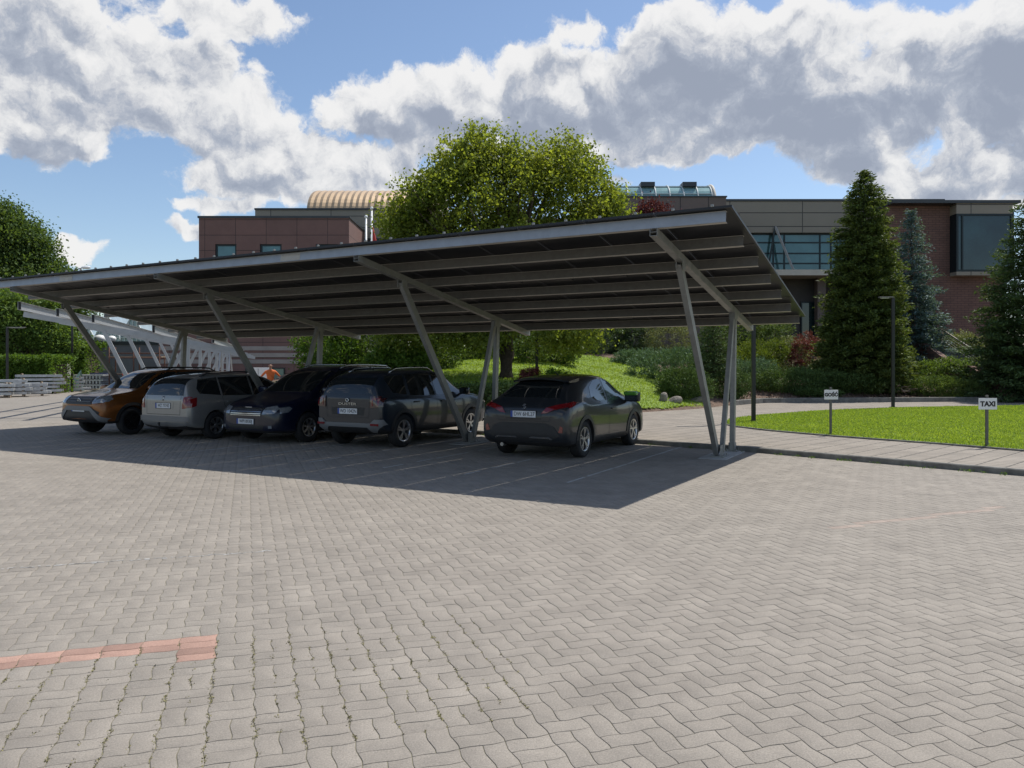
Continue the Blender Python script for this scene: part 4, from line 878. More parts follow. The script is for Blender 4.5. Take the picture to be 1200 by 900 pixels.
n = 26000; p = rng.uniform(0, 1, (n, 3))*np.array([12.2, 1.0, 1.0]); k = rng.integers(0, 2, n); p[:, 1] = np.where(k == 0, rng.uniform(0, .2, n), p[:, 1]); p[:, 2] = np.where(k == 1, 1-rng.uniform(0, .2, n), p[:, 2]); p += rng.normal(size=p.shape)*.06; p[:, 2] = np.abs(p[:, 2])
t = empty('hedge', (-9.3, 25.0, .1), 0, 'long low dark hedge along the sidewalk between the parked cars', 'hedge', 'clipped hedges'); leaves('foliage', p, .085, l_jund, t, up=.3); MB().b2(.4, 11.1, .3, .7, 0, .6).build('stem', m_bark, t)
def sh(px, py, w, h, Y, mt, lb, name='shrub', n=7000, leaf=.09, spiky=0, group=None, sp_=.12, dy=.8, asp=.4, lumps=7, name_=None):
    x = X(px, Y); zb = zg(x, Y); zt2 = Zp(py-h, Y); rz = max(.3, (zt2-zb)/.95); return shrub(lb, (x, Y, zb-.05), (w/2/F*Y, w/2/F*Y*dy, rz), mt, int(n*1.3), leaf, group, spiky=spiky*.6, spread=sp_*.72, asp=asp, lumps=lumps+4, cat=name, name=name)
jg = 'spreading junipers on the planted bank'
sh(790, 418, 110, 14, 36, l_junb, 'low blue-green juniper mat at the right edge of the sunny lawn slope', 'juniper', 15000, .11, .8, jg, .13, 1.0, .3, 10)
sh(745, 416, 56, 8, 41, l_junb, 'small blue-green juniper mat at the top of the lawn slope', 'juniper', 6000, .11, .8, jg, .13, 1.0, .3)
sh(800, 455, 72, 27, 31.5, l_jund, 'dark rounded juniper just left of the carport end legs, above the pale rock', 'juniper', 12000, .10, .7, jg, .13, .9, .3)
sh(850, 455, 64, 30, 34.2, l_jund, 'dark juniper behind the carport end legs', 'juniper', 9000, .10, .7, jg, .12, .9, .3)
sh(922, 455, 105, 26, 37.5, l_jund, 'dark spreading juniper right of the first lamp post', 'juniper', 15000, .11, .7, jg, .14, .7, .3, 9)
sh(1000, 455, 90, 20, 37.3, l_jund, 'dark low juniper under the pyramidal conifer', 'juniper', 11000, .11, .7, jg, .14, .6, .3)
sh(880, 430, 70, 12, 40, l_junb, 'mid green juniper between the golden one and the dark row', 'juniper', 7000, .11, .8, jg, .13, .9, .3)
sh(885, 420, 72, 24, 42.5, l_gold, 'golden green spreading juniper behind the first lamp post', 'juniper', 12000, .12, .6, jg, .15, .9, .35)
sh(955, 470, 60, 15, 36.3, l_jund, 'small dark juniper at the kerb between the two lamp posts', 'juniper', 7000, .09, .7, jg, .12, .6, .3)
sh(1108, 460, 106, 20, 36.9, l_jun, 'wide fresh green juniper in front of the round bush near the stairs', 'juniper', 14000, .10, .7, jg, .12, .5, .3, 9)
sh(1108, 440, 78, 24, 40, l_light, 'round light green bush beside the stairs handrail', 'bush', 10000, .10, 0, None, .13)
sh(945, 410, 46, 26, 42.5, l_red, 'round dark red bush left of the pyramidal conifer', 'bush', 7000, .09, 0, None, .11)
sh(925, 410, 60, 20, 43.5, l_sage, 'grey-green loose bush behind the dark red one', 'bush', 7000, .10, 0, None, .13)
sh(965, 425, 36, 16, 40.5, l_sage, 'small grey-green bush below the dark red one', 'bush', 5000, .09, 0, None, .11)
sh(785, 400, 60, 28, 45, l_sage, 'pale variegated bush seen under the carport right end', 'bush', 8000, .10, 0, None, .14)
sh(740, 400, 60, 24, 47, l_dk, 'dark bush behind the pale variegated one', 'bush', 8000, .12, 0, None, .15)
sh(850, 402, 60, 34, 47, l_far, 'mid green bush against the building base behind the carport end', 'bush', 8000, .13, 0, None, .16)
sh(905, 400, 60, 30, 48, l_jun, 'flat green bush under the building ledge', 'bush', 8000, .13, 0, None, .16)
sh(985, 392, 60, 20, 48, l_far, 'broad green bush at the left foot of the conifer', 'bush', 7000, .13, 0, None, .16)
sh(1090, 410, 70, 28, 45, l_dk, 'dark bush behind the upper handrail', 'bush', 8000, .13, 0, None, .16)
sh(1130, 418, 60, 34, 46, l_sage, 'grey-green bush under the blue spruce beside the upper flight', 'bush', 7000, .13, 0, None, .16)
sh(650, 455, 60, 24, 26.6, l_hedge, 'leafy bush hiding the foot of the big tree trunk', 'bush', 7000, .08, 0, None, .12)
sh(621, 452, 26, 22, 27.5, l_red, 'small red-leaved bush behind the compact dark car', 'bush', 3000, .07, 0, None, .08)
Y = 33.5; x = X(836, Y); conifer('conifer', 'small dark narrow conifer seen between the carport end legs', (x, Y, zg(x, Y)), 3.7, 1.0, l_dk, 16, .9, .12, .1, .22, .05, .55, spread=.09)
Y = 38.5; x = X(1013, Y); zb = zg(x, Y); conifer('pyramidal_conifer', 'tall dense pyramidal conifer standing in front of the building', (x, Y, zb), Zp(200, Y)-zb, 2.42, l_con, 40, 1.9, .19, -.10, .0, .02, .52, spread=.12, gaps=.14)
Y = 43.5; x = X(1068, Y); zb = zg(x, Y); conifer('blue_spruce', 'blue-grey spruce half hidden behind the tall pyramidal conifer', (x, Y, zb), Zp(243, Y)-zb, 2.55, l_sp, 24, 1.1, .19, .22, .05, .03, .75, spread=.11, gaps=.2)
Y = 36.5; x = X(1212, Y); zb = zg(x, Y); conifer('dark_spruce', 'dark green spruce cut by the right edge of the picture', (x, Y, zb), Zp(222, Y)-zb, 3.5, l_dk, 30, 1.25, .19, .15, .03, .03, .6, spread=.13, gaps=.18)
Y = 50; q = P(765, 270, Y); z0 = zg(q.x, Y); tree('purple_tree', 'dark purple-leaved tree peeping over the right end of the carport roof', None, (q.x, Y, z0), 3, .15, [pb(770, 262, 30, 24, Y), pb(748, 268, 18, 22, Y), pb(790, 270, 18, 18, Y), pb(766, 290, 34, 34, Y), pb(762, 248, 14, 12, Y)], l_pur, 700, 22, .22, .15, 18)
# rocks and roots
def rock(px, py, Y, r, sc_, lb, seed):
    m = MB(); m.sphere((0, 0, 0), r, 3, sc_); rr = random.Random(seed)
    ph = [rr.uniform(0, 6) for _ in range(6)]
    for v in m.bm.verts:
        c = v.co; d = 1+.18*math.sin(c.x*9/r*.3+ph[0])*math.cos(c.z*8/r*.3+ph[1])+.12*math.sin(c.y*14/r*.3+ph[2]+c.x*3); v.co = Vector((c.x*d, c.y*d, c.z*d+c.x*.25))
    for f in m.bm.faces: f.smooth = False
    o = m.build('rock', m_rock); o.scale = (.75, .75, .75); g = G(px, py, .15); x = X(px, Y); o.location = (x, Y, zg(x, Y)+r*.25*sc_[2]); tag(o, lb, 'rock', 'rocks at the bed edge'); return o
rock(777, 466, 29.5, .36, (.7, .6, 1.25), 'upright pale pointed rock at the bed edge', 1); rock(789, 471, 29.6, .33, (1.2, .7, .8), 'low pale rock right beside the pointed one', 2); rock(818, 470, 31, .34, (1.5, .7, .6), 'flat pale rock just left of the carport end legs', 3)
m = MB()
for k in range(16):
    a = random.uniform(0, 6.28); p0 = Vector((random.uniform(-.7, .9), random.uniform(-.4, .5), .1)); pts = [p0]
    for q in range(4): a += random.uniform(-.6, .6); pts.append(pts[-1]+Vector((math.cos(a)*.28, math.sin(a)*.25, random.uniform(-.05, .13))))
    m.tube(pts, [.055, .045, .035, .022, .01], 6)
Y = 36.9; x = X(1062, Y); o = m.build('driftwood', mat('bare_wood', (.34, .25, .18), .9, 0, var=.3, vs=6)); o.location = (x, Y, zg(x, Y)+.1); tag(o, 'tangle of bare pale roots on the mulch right of the second lamp post', 'driftwood')

p = []
for _ in range(9000):
    x = random.uniform(9, 24); y = float(np.interp(x, YB[:, 0], YB[:, 1]))+random.uniform(.1, 9)**1.0; p.append((x, y, zg(x, y)+.10))
tag(leaves('bark_chips', np.array(p), .09, m_soil, up=1.2), 'brown bark chips strewn over the planting bed', 'bark chips', kind='stuff')
# ================================================================== cars
def body_mesh(st, R_w, xw, clear=.045):
    """lofted cage -> smoothed -> wheel arches cut; returns an evaluated mesh"""
    bm = bmesh.new(); rings = []
    for (x, w, zb, zl, zt_, tw) in st:
        gl = zt_-zl
        half = [(0, zb), (.6*w, zb), (.93*w, zb+.02), (.985*w, zb+.10), (w, zb+.42*(zl-zb)), (.992*w, zb+.72*(zl-zb)), (.975*w, zl-.05), (.945*w, zl)]
        bx_ = .945*w; g0 = (bx_-.02 if gl > .25 else bx_*.97, zl+min(.03, gl*.2))
        half += [g0, (g0[0]*.5+tw*.5, zl+gl*.5), (tw, zt_-min(.07, gl*.3)), (tw*.82, zt_-min(.015, gl*.1)), (tw*.4, zt_), (0, zt_+.004)]
        L = [bm.verts.new((x, y, z)) for y, z in half]; Rr = [L[0]]+[bm.verts.new((x, -y, z)) for y, z in half[1:-1]]+[L[-1]]
        rings.append((L, Rr))
    n = len(rings[0][0])
    for (a, a2), (b, b2) in zip(rings, rings[1:]):
        for i in range(n-1):
            bm.faces.new((a[i], b[i], b[i+1], a[i+1])); bm.faces.new((a2[i+1], b2[i+1], b2[i], a2[i]))
    for (a, a2), fl in ((rings[0], 1), (rings[-1], 0)):
        for i in range(n-1):
            q = [a[i], a[i+1], a2[i+1], a2[i]]; q2 = []
            for v in q:
                if v not in q2: q2.append(v)
            bm.faces.new(q2)
    bmesh.ops.recalc_face_normals(bm, faces=bm.faces[:])
    cl_ = bm.edges.layers.float.new('crease_edge')
    for L_r, R_r in rings:
        pass
    for (a, a2), (b, b2) in zip(rings, rings[1:]):
        for i, w_ in ((7, .55), (3, .5), (10, .35)):
            for u_, v_ in ((a[i], b[i]), (a2[i], b2[i])):
                e_ = bm.edges.get((u_, v_))
                if e_: e_[cl_] = w_
    for (a, a2) in (rings[1], rings[-2]):
        for i in range(1, 7):
            for h_ in (a, a2):
                e_ = bm.edges.get((h_[i], h_[i+1]))
                if e_: e_[cl_] = .35
    me = bpy.data.meshes.new('b'); bm.to_mesh(me); bm.free(); o = bpy.data.objects.new('b', me); C.collection.objects.link(o)
    sd = o.modifiers.new('s', 'SUBSURF'); sd.levels = 3; sd.render_levels = 3
    cm = MB()
    for x in xw:
        for s in (-1, 1): cm.cyl((x, s*.50, R_w), (x, s*1.3, R_w), R_w+clear, n=40)
    cut = cm.build('cut', m_dark); md = o.modifiers.new('c', 'BOOLEAN'); md.operation = 'DIFFERENCE'; md.object = cut; md.solver = 'EXACT'
    bpy.context.view_layer.update(); dg = bpy.context.evaluated_depsgraph_get(); me2 = bpy.data.meshes.new_from_object(o.evaluated_get(dg))
    md.show_viewport = False; bpy.context.view_layer.update(); full = bpy.data.meshes.new_from_object(o.evaluated_get(bpy.context.evaluated_depsgraph_get()))
    bpy.data.objects.remove(o); bpy.data.objects.remove(cut)
    b = bmesh.new(); b.from_mesh(full); bvh = BVHTree.FromBMesh(b); b.free()
    for p in me2.polygons: p.use_smooth = True
    me2.materials.clear()
    return me2, bvh
class Car:
    def __init__(s, name, label, loc, rz, st, Rw, xw, paint, cat='car'):
        s.t = empty(name, loc, rz, label, cat, 'cars parked under the carport'); s.Rw = Rw; s.xw = xw
        me, s.bvh = body_mesh(st, Rw, xw); me.name = 'body'; me.materials.append(paint); me.materials.append(m_dark); s.body = link(bpy.data.objects.new('body', me), s.t)
        for p in me.polygons:
            c = p.center
            if any(math.hypot(c.x-x, c.z-Rw) < Rw+.03 for x in xw) and abs(c.y) < .93 and c.z < .9: p.material_index = 1
            if p.normal.z < -.7 and c.z < .45: p.material_index = 1
    def patch(s, name, poly, ax, mat_, off=.004, step=.05, parent=None, skirt=.02, smooth=True, inset=0):
        """outline in a side / end / top view laid on the body surface"""
        bm = bmesh.new()
        if len(poly) and isinstance(poly[0][0], (tuple, list)): loops = poly
        else: loops = [poly]
        for lp in loops: bm.faces.new([bm.verts.new((p[0], p[1], 0)) for p in lp])
        xs = [v.co.x for v in bm.verts]; ys = [v.co.y for v in bm.verts]
        for a, (lo, hi) in ((0, (min(xs), max(xs))), (1, (min(ys), max(ys)))):
            k = math.floor(lo/step)+1
            while k*step < hi:
                co = Vector((0, 0, 0)); co[a] = k*step; no = Vector((0, 0, 0)); no[a] = 1
                bmesh.ops.bisect_plane(bm, geom=bm.verts[:]+bm.edges[:]+bm.faces[:], plane_co=co, plane_no=no, dist=1e-5); k += 1
        nrm = {}
        for v in bm.verts:
            u, w = v.co.x, v.co.y
            if ax[0] == 'y': sg = 1 if ax[1] == '+' else -1; o_ = Vector((u, sg*3, w)); d = Vector((0, -sg, 0))
            elif ax[0] == 'x': sg = 1 if ax[1] == '+' else -1; o_ = Vector((sg*5, u, w)); d = Vector((-sg, 0, 0))
            else: sg = 1; o_ = Vector((u, w, 4)); d = Vector((0, 0, -1))
            h, n, i, _ = s.bvh.ray_cast(o_, d)
            if h is None:
                g = o_+d*(3-.8 if ax[0] == 'y' else 5-2.1); h, n, i, _ = s.bvh.find_nearest(g)
            if n.dot(d) > 0: n = -n
            v.co = h+n*off; nrm[v] = n.copy()
        bd = [e for e in bm.edges if e.is_boundary]
        if skirt:
            r = bmesh.ops.extrude_edge_only(bm, edges=bd)
            for v in [g for g in r['geom'] if isinstance(g, bmesh.types.BMVert)]:
                q = min(nrm, key=lambda k: (k.co-v.co).length_squared); v.co -= nrm[q]*(skirt+off)
        bmesh.ops.recalc_face_normals(bm, faces=bm.faces[:]); me = bpy.data.meshes.new(name); bm.to_mesh(me); bm.free(); me.materials.append(mat_)
        if smooth: me.polygons.foreach_set('use_smooth', [True]*len(me.polygons)); me.set_sharp_from_angle(angle=R(40))
        return link(bpy.data.objects.new(name, me), parent or s.t)
    def sides(s, name, poly, mat_, **k): return [s.patch(name, poly, 'y+', mat_, **k), s.patch(name, poly, 'y-', mat_, **k)]
    def pair(s, name, poly, ax, mat_, **k): return [s.patch(name, poly, ax, mat_, **k), s.patch(name, [(-a, b) for a, b in poly][::-1], ax, mat_, **k)]
    def strip(s, name, pts, ax, mat_, w=.008, **k):
        lp = []
        for a, b in zip(pts, pts[1:]):
            d = Vector((b[0]-a[0], b[1]-a[1])).normalized(); n = Vector((-d.y, d.x))*w/2; e = d*w*.3
            lp.append([(a[0]-e.x+n.x, a[1]-e.y+n.y), (a[0]-e.x-n.x, a[1]-e.y-n.y), (b[0]+e.x-n.x, b[1]+e.y-n.y), (b[0]+e.x+n.x, b[1]+e.y+n.y)])
        return s.patch(name, lp, ax, mat_, off=k.pop('off', .002), step=.08, skirt=0, **k)
    def arches(s, w=.06, mat_=None, a0=-8, a1=188):
        for x in s.xw:
            for sd in '+-':
                r0 = s.Rw+.04; r1 = r0+w; A = [R(a0+(a1-a0)*i/20) for i in range(21)]
                s.patch('arch_trim', [[(x+r0*math.cos(a), s.Rw+r0*math.sin(a)), (x+r1*math.cos(a), s.Rw+r1*math.sin(a)), (x+r1*math.cos(b), s.Rw+r1*math.sin(b)), (x+r0*math.cos(b), s.Rw+r0*math.sin(b))] for a, b in zip(A, A[1:])], 'y'+sd, mat_ or m_dark, off=.012, step=.3, skirt=.03)
    def wheels(s, W2, rim_mat, style='5', tw=.215, rimr=.66):
        first = {}
        for x in s.xw:
            for sd in (-1, 1):
                w = MB(); Rw = s.Rw; yo = sd*W2; yi = sd*(W2-tw)
                w.cyl((x, yo-sd*.10, Rw), (x, yo-sd*.12, Rw), Rw*rimr*.93, n=28); hub = w.build('wheel', m_dark, s.t)
                m = MB(); rr = Rw*rimr
                prof = [(rr, yo-sd*.012), (rr+.02, yo), (Rw*.9, yo-sd*.002), (Rw*.975, yo-sd*.022), (Rw, yo-sd*.05), (Rw, yi+sd*.05), (Rw*.97, yi+sd*.02), (rr, yi), (rr, yo-sd*.012)]
                m.lathe(prof, 'y', 40, (x, 0, Rw)); m.build('tyre', m_tyre, hub)
                m = MB(); m.lathe([(rr, yo-sd*.006), (rr-.018, yo-sd*.004), (rr-.03, yo-sd*.03), (rr-.03, yo-sd*.09)], 'y', 36, (x, 0, Rw)); m.cyl((x, yo-sd*.035, Rw), (x, yo-sd*.015, Rw), .055, .045, n=16)
                ns = {'5': 5, '6': 6, '7': 7}[style]
                for k in range(ns):
                    a = 2*math.pi*k/ns+.3; dl = (-.16, .16) if style != '7' else (0,)
                    for dd in dl:
                        p0 = Vector((x+.05*math.cos(a), yo-sd*.03, Rw+.05*math.sin(a))); p1 = Vector((x+(rr-.02)*math.cos(a+dd), yo-sd*.018, Rw+(rr-.02)*math.sin(a+dd)))
                        m.bar(p0, p1, .028 if style != '7' else .045, .028, up=(0, 1, 0))
                m.build('rim', rim_mat, hub)
    def plate(s, txt, x, z, sg, w=.52, h=.115, tilt=0, y=0):
        p0 = s.bvh.ray_cast(Vector((sg*5, y, z)), Vector((-sg, 0, 0)))[0]; X0 = p0.x+sg*.012
        m = MB(); m.b2(X0-.012 if sg > 0 else X0+.012, X0, y-w/2, y+w/2, z-h/2, z+h/2); p = m.build('number_plate', m_plate, s.t)
        yl = y-sg*w/2; m = MB(); a, b = sorted((yl, yl+sg*.045)); m.b2(X0, X0+sg*.0015, a, b, z-h/2, z+h/2); m.build('country_band', m_blue, p)
        M_ = Matrix.Translation((X0+sg*.002, y+sg*.025, z)) @ Matrix.Rotation(R(90 if sg > 0 else -90), 4, 'Z') @ Matrix.Rotation(R(90), 4, 'X')
        text_mesh(txt, h*.92, m_ink, p, M_, 'plate_text', .001, .86)
        m = MB(); m.b2(X0-sg*.013, X0-sg*.004, y-w/2-.012, y+w/2+.012, z-h/2-.012, z+h/2+.012); m.build('plate_frame', m_dark, p)
    def mirror(s, x, z, paint, y=None, sz=1.0):
        for sd in (-1, 1):
            h = s.bvh.ray_cast(Vector((x, sd*3, z-.06)), Vector((0, -sd, 0)))[0]; yy = h.y
            m = MB(); m.bar((x+.02, yy-sd*.03, z-.07), (x+.0, yy+sd*.10, z-.04), .06, .03); mm = m.build('mirror', m_dark, s.t)
            b = MB(); b.box((x, yy+sd*.17, z+.02), (.12*sz, .21*sz, .14*sz), None, .045); b.build('mirror_shell', paint, mm, smooth=True); g = MB(); g.box((x-.064*sz, yy+sd*.17, z+.02), (.004, .17*sz, .105*sz)); g.build('mirror_glass', m_glass, mm)
    def handles(s, pts, mat_):
        for (x, z) in pts:
            for sd in (-1, 1):
                h = s.bvh.ray_cast(Vector((x, sd*3, z)), Vector((0, -sd, 0)))[0]; m = MB(); m.box((x, h.y+sd*.018, z), (.19, .022, .028), None, .009); m.box((x+.08, h.y+sd*.002, z), (.03, .03, .024)); m.box((x-.08, h.y+sd*.002, z), (.03, .03, .024)); m.build('door_handle', mat_, s.t)
    def rails(s, x0, x1, y, z, mat_, drop=.05):
        for sd in (-1, 1):
            m = MB(); pts = []
            for i in range(9):
                f = i/8; xx = x0+(x1-x0)*f; h = s.bvh.ray_cast(Vector((xx, sd*y, 4)), Vector((0, 0, -1)))[0]; e_ = min(f, 1-f)*8; pts.append((xx, sd*y, h.z+drop*min(1, e_)))
            m.tube(pts, [.02]*9, 8); m.build('roof_rail', mat_, s.t)
def paint(name, col, rough=.28, metal=.5, coat=1): return mat(name, col, rough, metal, coat=.55, var=.06, vs=30, spec=.35)
def place(u, s, rear):     # u along the row from the right-hand legs, s away from the camera
    p = cp(u, s); a = math.atan2(CY.y, CY.x); return p, (a if rear else a+math.pi)
# ---- compact dark coupe-like crossover, rear to the camera
p, a = place(3.05, .03, True); gp = paint('dark_grey_paint', (.018, .021, .025), .3, 0, .7)
st = [(-2.14, .76, .46, .72, .80, .66), (-2.12, .86, .36, .84, .92, .70), (-2.05, .905, .28, .95, 1.01, .72), (-1.93, .915, .24, 1.00, 1.10, .71), (-1.66, .925, .21, 1.04, 1.30, .63), (-1.32, .93, .2, 1.04, 1.45, .61), (-.9, .895, .2, 1.01, 1.52, .60),
      (-.4, .87, .2, .98, 1.555, .61), (.1, .865, .2, .955, 1.555, .62), (.5, .87, .2, .95, 1.47, .63), (.85, .895, .2, .96, 1.28, .66), (1.2, .92, .2, .98, 1.09, .74), (1.5, .92, .2, .95, 1.02, .78), (1.85, .90, .2, .86, .95, .76), (2.1, .83, .23, .74, .82, .66), (2.22, .66, .3, .62, .68, .54)]
c = Car('parked_car', 'compact dark grey coupe-like car beside the right-hand legs, rear to the camera', p, a, st, .345, (-1.32, 1.32), gp)
c.wheels(.885, m_rim, '5'); c.arches(.075, m_dark)
c.pair('side_window', [], 'x-', m_glass) if False else None
c.sides('side_window', [(-.62, 1.05), (-.84, 1.12), (-.70, 1.31), (-.40, 1.43), (-.08, 1.46), (-.04, 1.03)], m_glass)
c.sides('side_window', [(.05, 1.01), (.02, 1.46), (.20, 1.45), (.50, 1.34), (.80, 1.17), (.98, 1.03)], mat('side_glass_clear', (.06, .09, .09), .04, 0, spec=.9))
c.patch('rear_window', [(-.60, 1.13), (-.53, 1.28), (-.47, 1.40), (.47, 1.40), (.53, 1.28), (.60, 1.13)], 'x-', m_glass)
c.patch('windscreen', [(-.66, 1.10), (-.56, 1.42), (.56, 1.42), (.66, 1.10)], 'x+', m_glass)
c.patch('roof_panel', [(-.95, -.50), (-.95, .50), (.25, .53), (.25, -.53)], 'z', mat('gloss_black_roof', (.006, .006, .007), .12, 0, coat=1), skirt=0)
m = MB(); v = []
for y in np.linspace(-.60, .60, 13): k = (y/.60)**2; v.append([m.bm.verts.new(q) for q in ((-.95, y, 1.54-.05*k), (-1.52+.10*k, y, 1.50-.07*k), (-1.50+.10*k, y, 1.46-.06*k), (-.98, y, 1.46-.05*k))])
for a_, b_ in zip(v, v[1:]): [m.bm.faces.new((a_[i], a_[(i+1) % 4], b_[(i+1) % 4], b_[i])) for i in range(4)]
m.bm.faces.new(v[0]); m.bm.faces.new(v[-1][::-1]); m.build('spoiler', gp, c.t, smooth=False)
c.pair('tail_light', [(.37, .85), (.48, .86), (.62, .92), (.85, .97), (.87, 1.04), (.64, 1.0), (.46, .95)], 'x-', m_red, off=.02, skirt=.04)
c.sides('tail_light', [(-2.0, .95), (-1.96, 1.03), (-1.74, 1.06), (-1.70, 1.03), (-1.82, .99)], m_red, off=.016, skirt=.04)
c.pair('reflector', [(.71, .52), (.79, .51), (.80, .61), (.75, .64)], 'x-', m_red, off=.008)
c.patch('bumper_insert', [(-.55, .35), (-.74, .46), (-.62, .62), (-.45, .68), (.45, .68), (.62, .62), (.74, .46), (.55, .35)], 'x-', m_dark, off=.012)
c.pair('chrome_trim', [(.12, .405), (.16, .43), (.52, .43), (.60, .40), (.57, .385), (.52, .405)], 'x-', m_chrome, off=.02)
c.patch('tailgate_recess', [(-.36, .74), (-.40, .90), (.40, .90), (.36, .74)], 'x-', paint('recess_paint', (.016, .019, .022), .4), off=.003, skirt=0)
c.plate('DW 6HL27', 0, .835, -1); c.strip('tailgate_gap', [(-.70, 1.02), (-.60, .90), (-.52, .715), (.52, .715), (.60, .90), (.70, 1.02)], 'x-', m_ink, .010)
m = MB(); [m.lathe([(r-.006, -.004), (r, 0), (r-.006, .004), (r-.014, 0), (r-.006, -.004)], 'z', 20) for r in (.055,)]; m.lathe([(.02, -.003), (.026, 0), (.02, .003), (.014, 0), (.02, -.003)], 'z', 16); o = m.build('emblem', m_chrome, c.t); h = c.bvh.ray_cast(Vector((-5, 0, .965)), Vector((1, 0, 0))); o.matrix_local = Matrix.Translation(h[0]+h[1]*.012) @ h[1].to_track_quat('Z', 'Y').to_matrix().to_4x4() @ Matrix.Diagonal((.7, 1.1, 1, 1))
for pts in ([(-.02, 1.0), (-.03, .6), (-.06, .34)], [(.98, 1.02), (1.02, .80), (.96, .50), (.90, .34)], [(-1.0, 1.0), (-.98, .78), (-.80, .50), (-.72, .34)]): [c.strip('door_gap', pts, 'y'+s_, m_ink, .009) for s_ in '+-']
c.sides('sill_trim', [(-.93, .20), (-.93, .36), (.93, .34), (.93, .20)], m_dark, off=.012)
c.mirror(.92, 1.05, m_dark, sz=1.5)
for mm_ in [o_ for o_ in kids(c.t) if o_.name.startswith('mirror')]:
    bb = [v.co for v in kids(mm_)[0].data.vertices]; cc = sum(bb, Vector())/len(bb); MB().box(cc+Vector((.01, 0, .075)), (.17, .30, .09), None, .04).build('mirror_top', mat('lime_green_top', (.10, .34, .03), .35, 0, coat=1), mm_)  # lime green block set over the top of each mirror shell
c.handles([], gp); c.handles([(.18, .86)], gp)
MB().cyl((-.62, 0, 1.525), (-.78, 0, 1.60), .02, .006, n=8).build('antenna', m_dark, c.t); MB().cyl((-2.0, .45, .26), (-2.14, .45, .26), .035, n=14).build('exhaust', m_chrome, c.t)
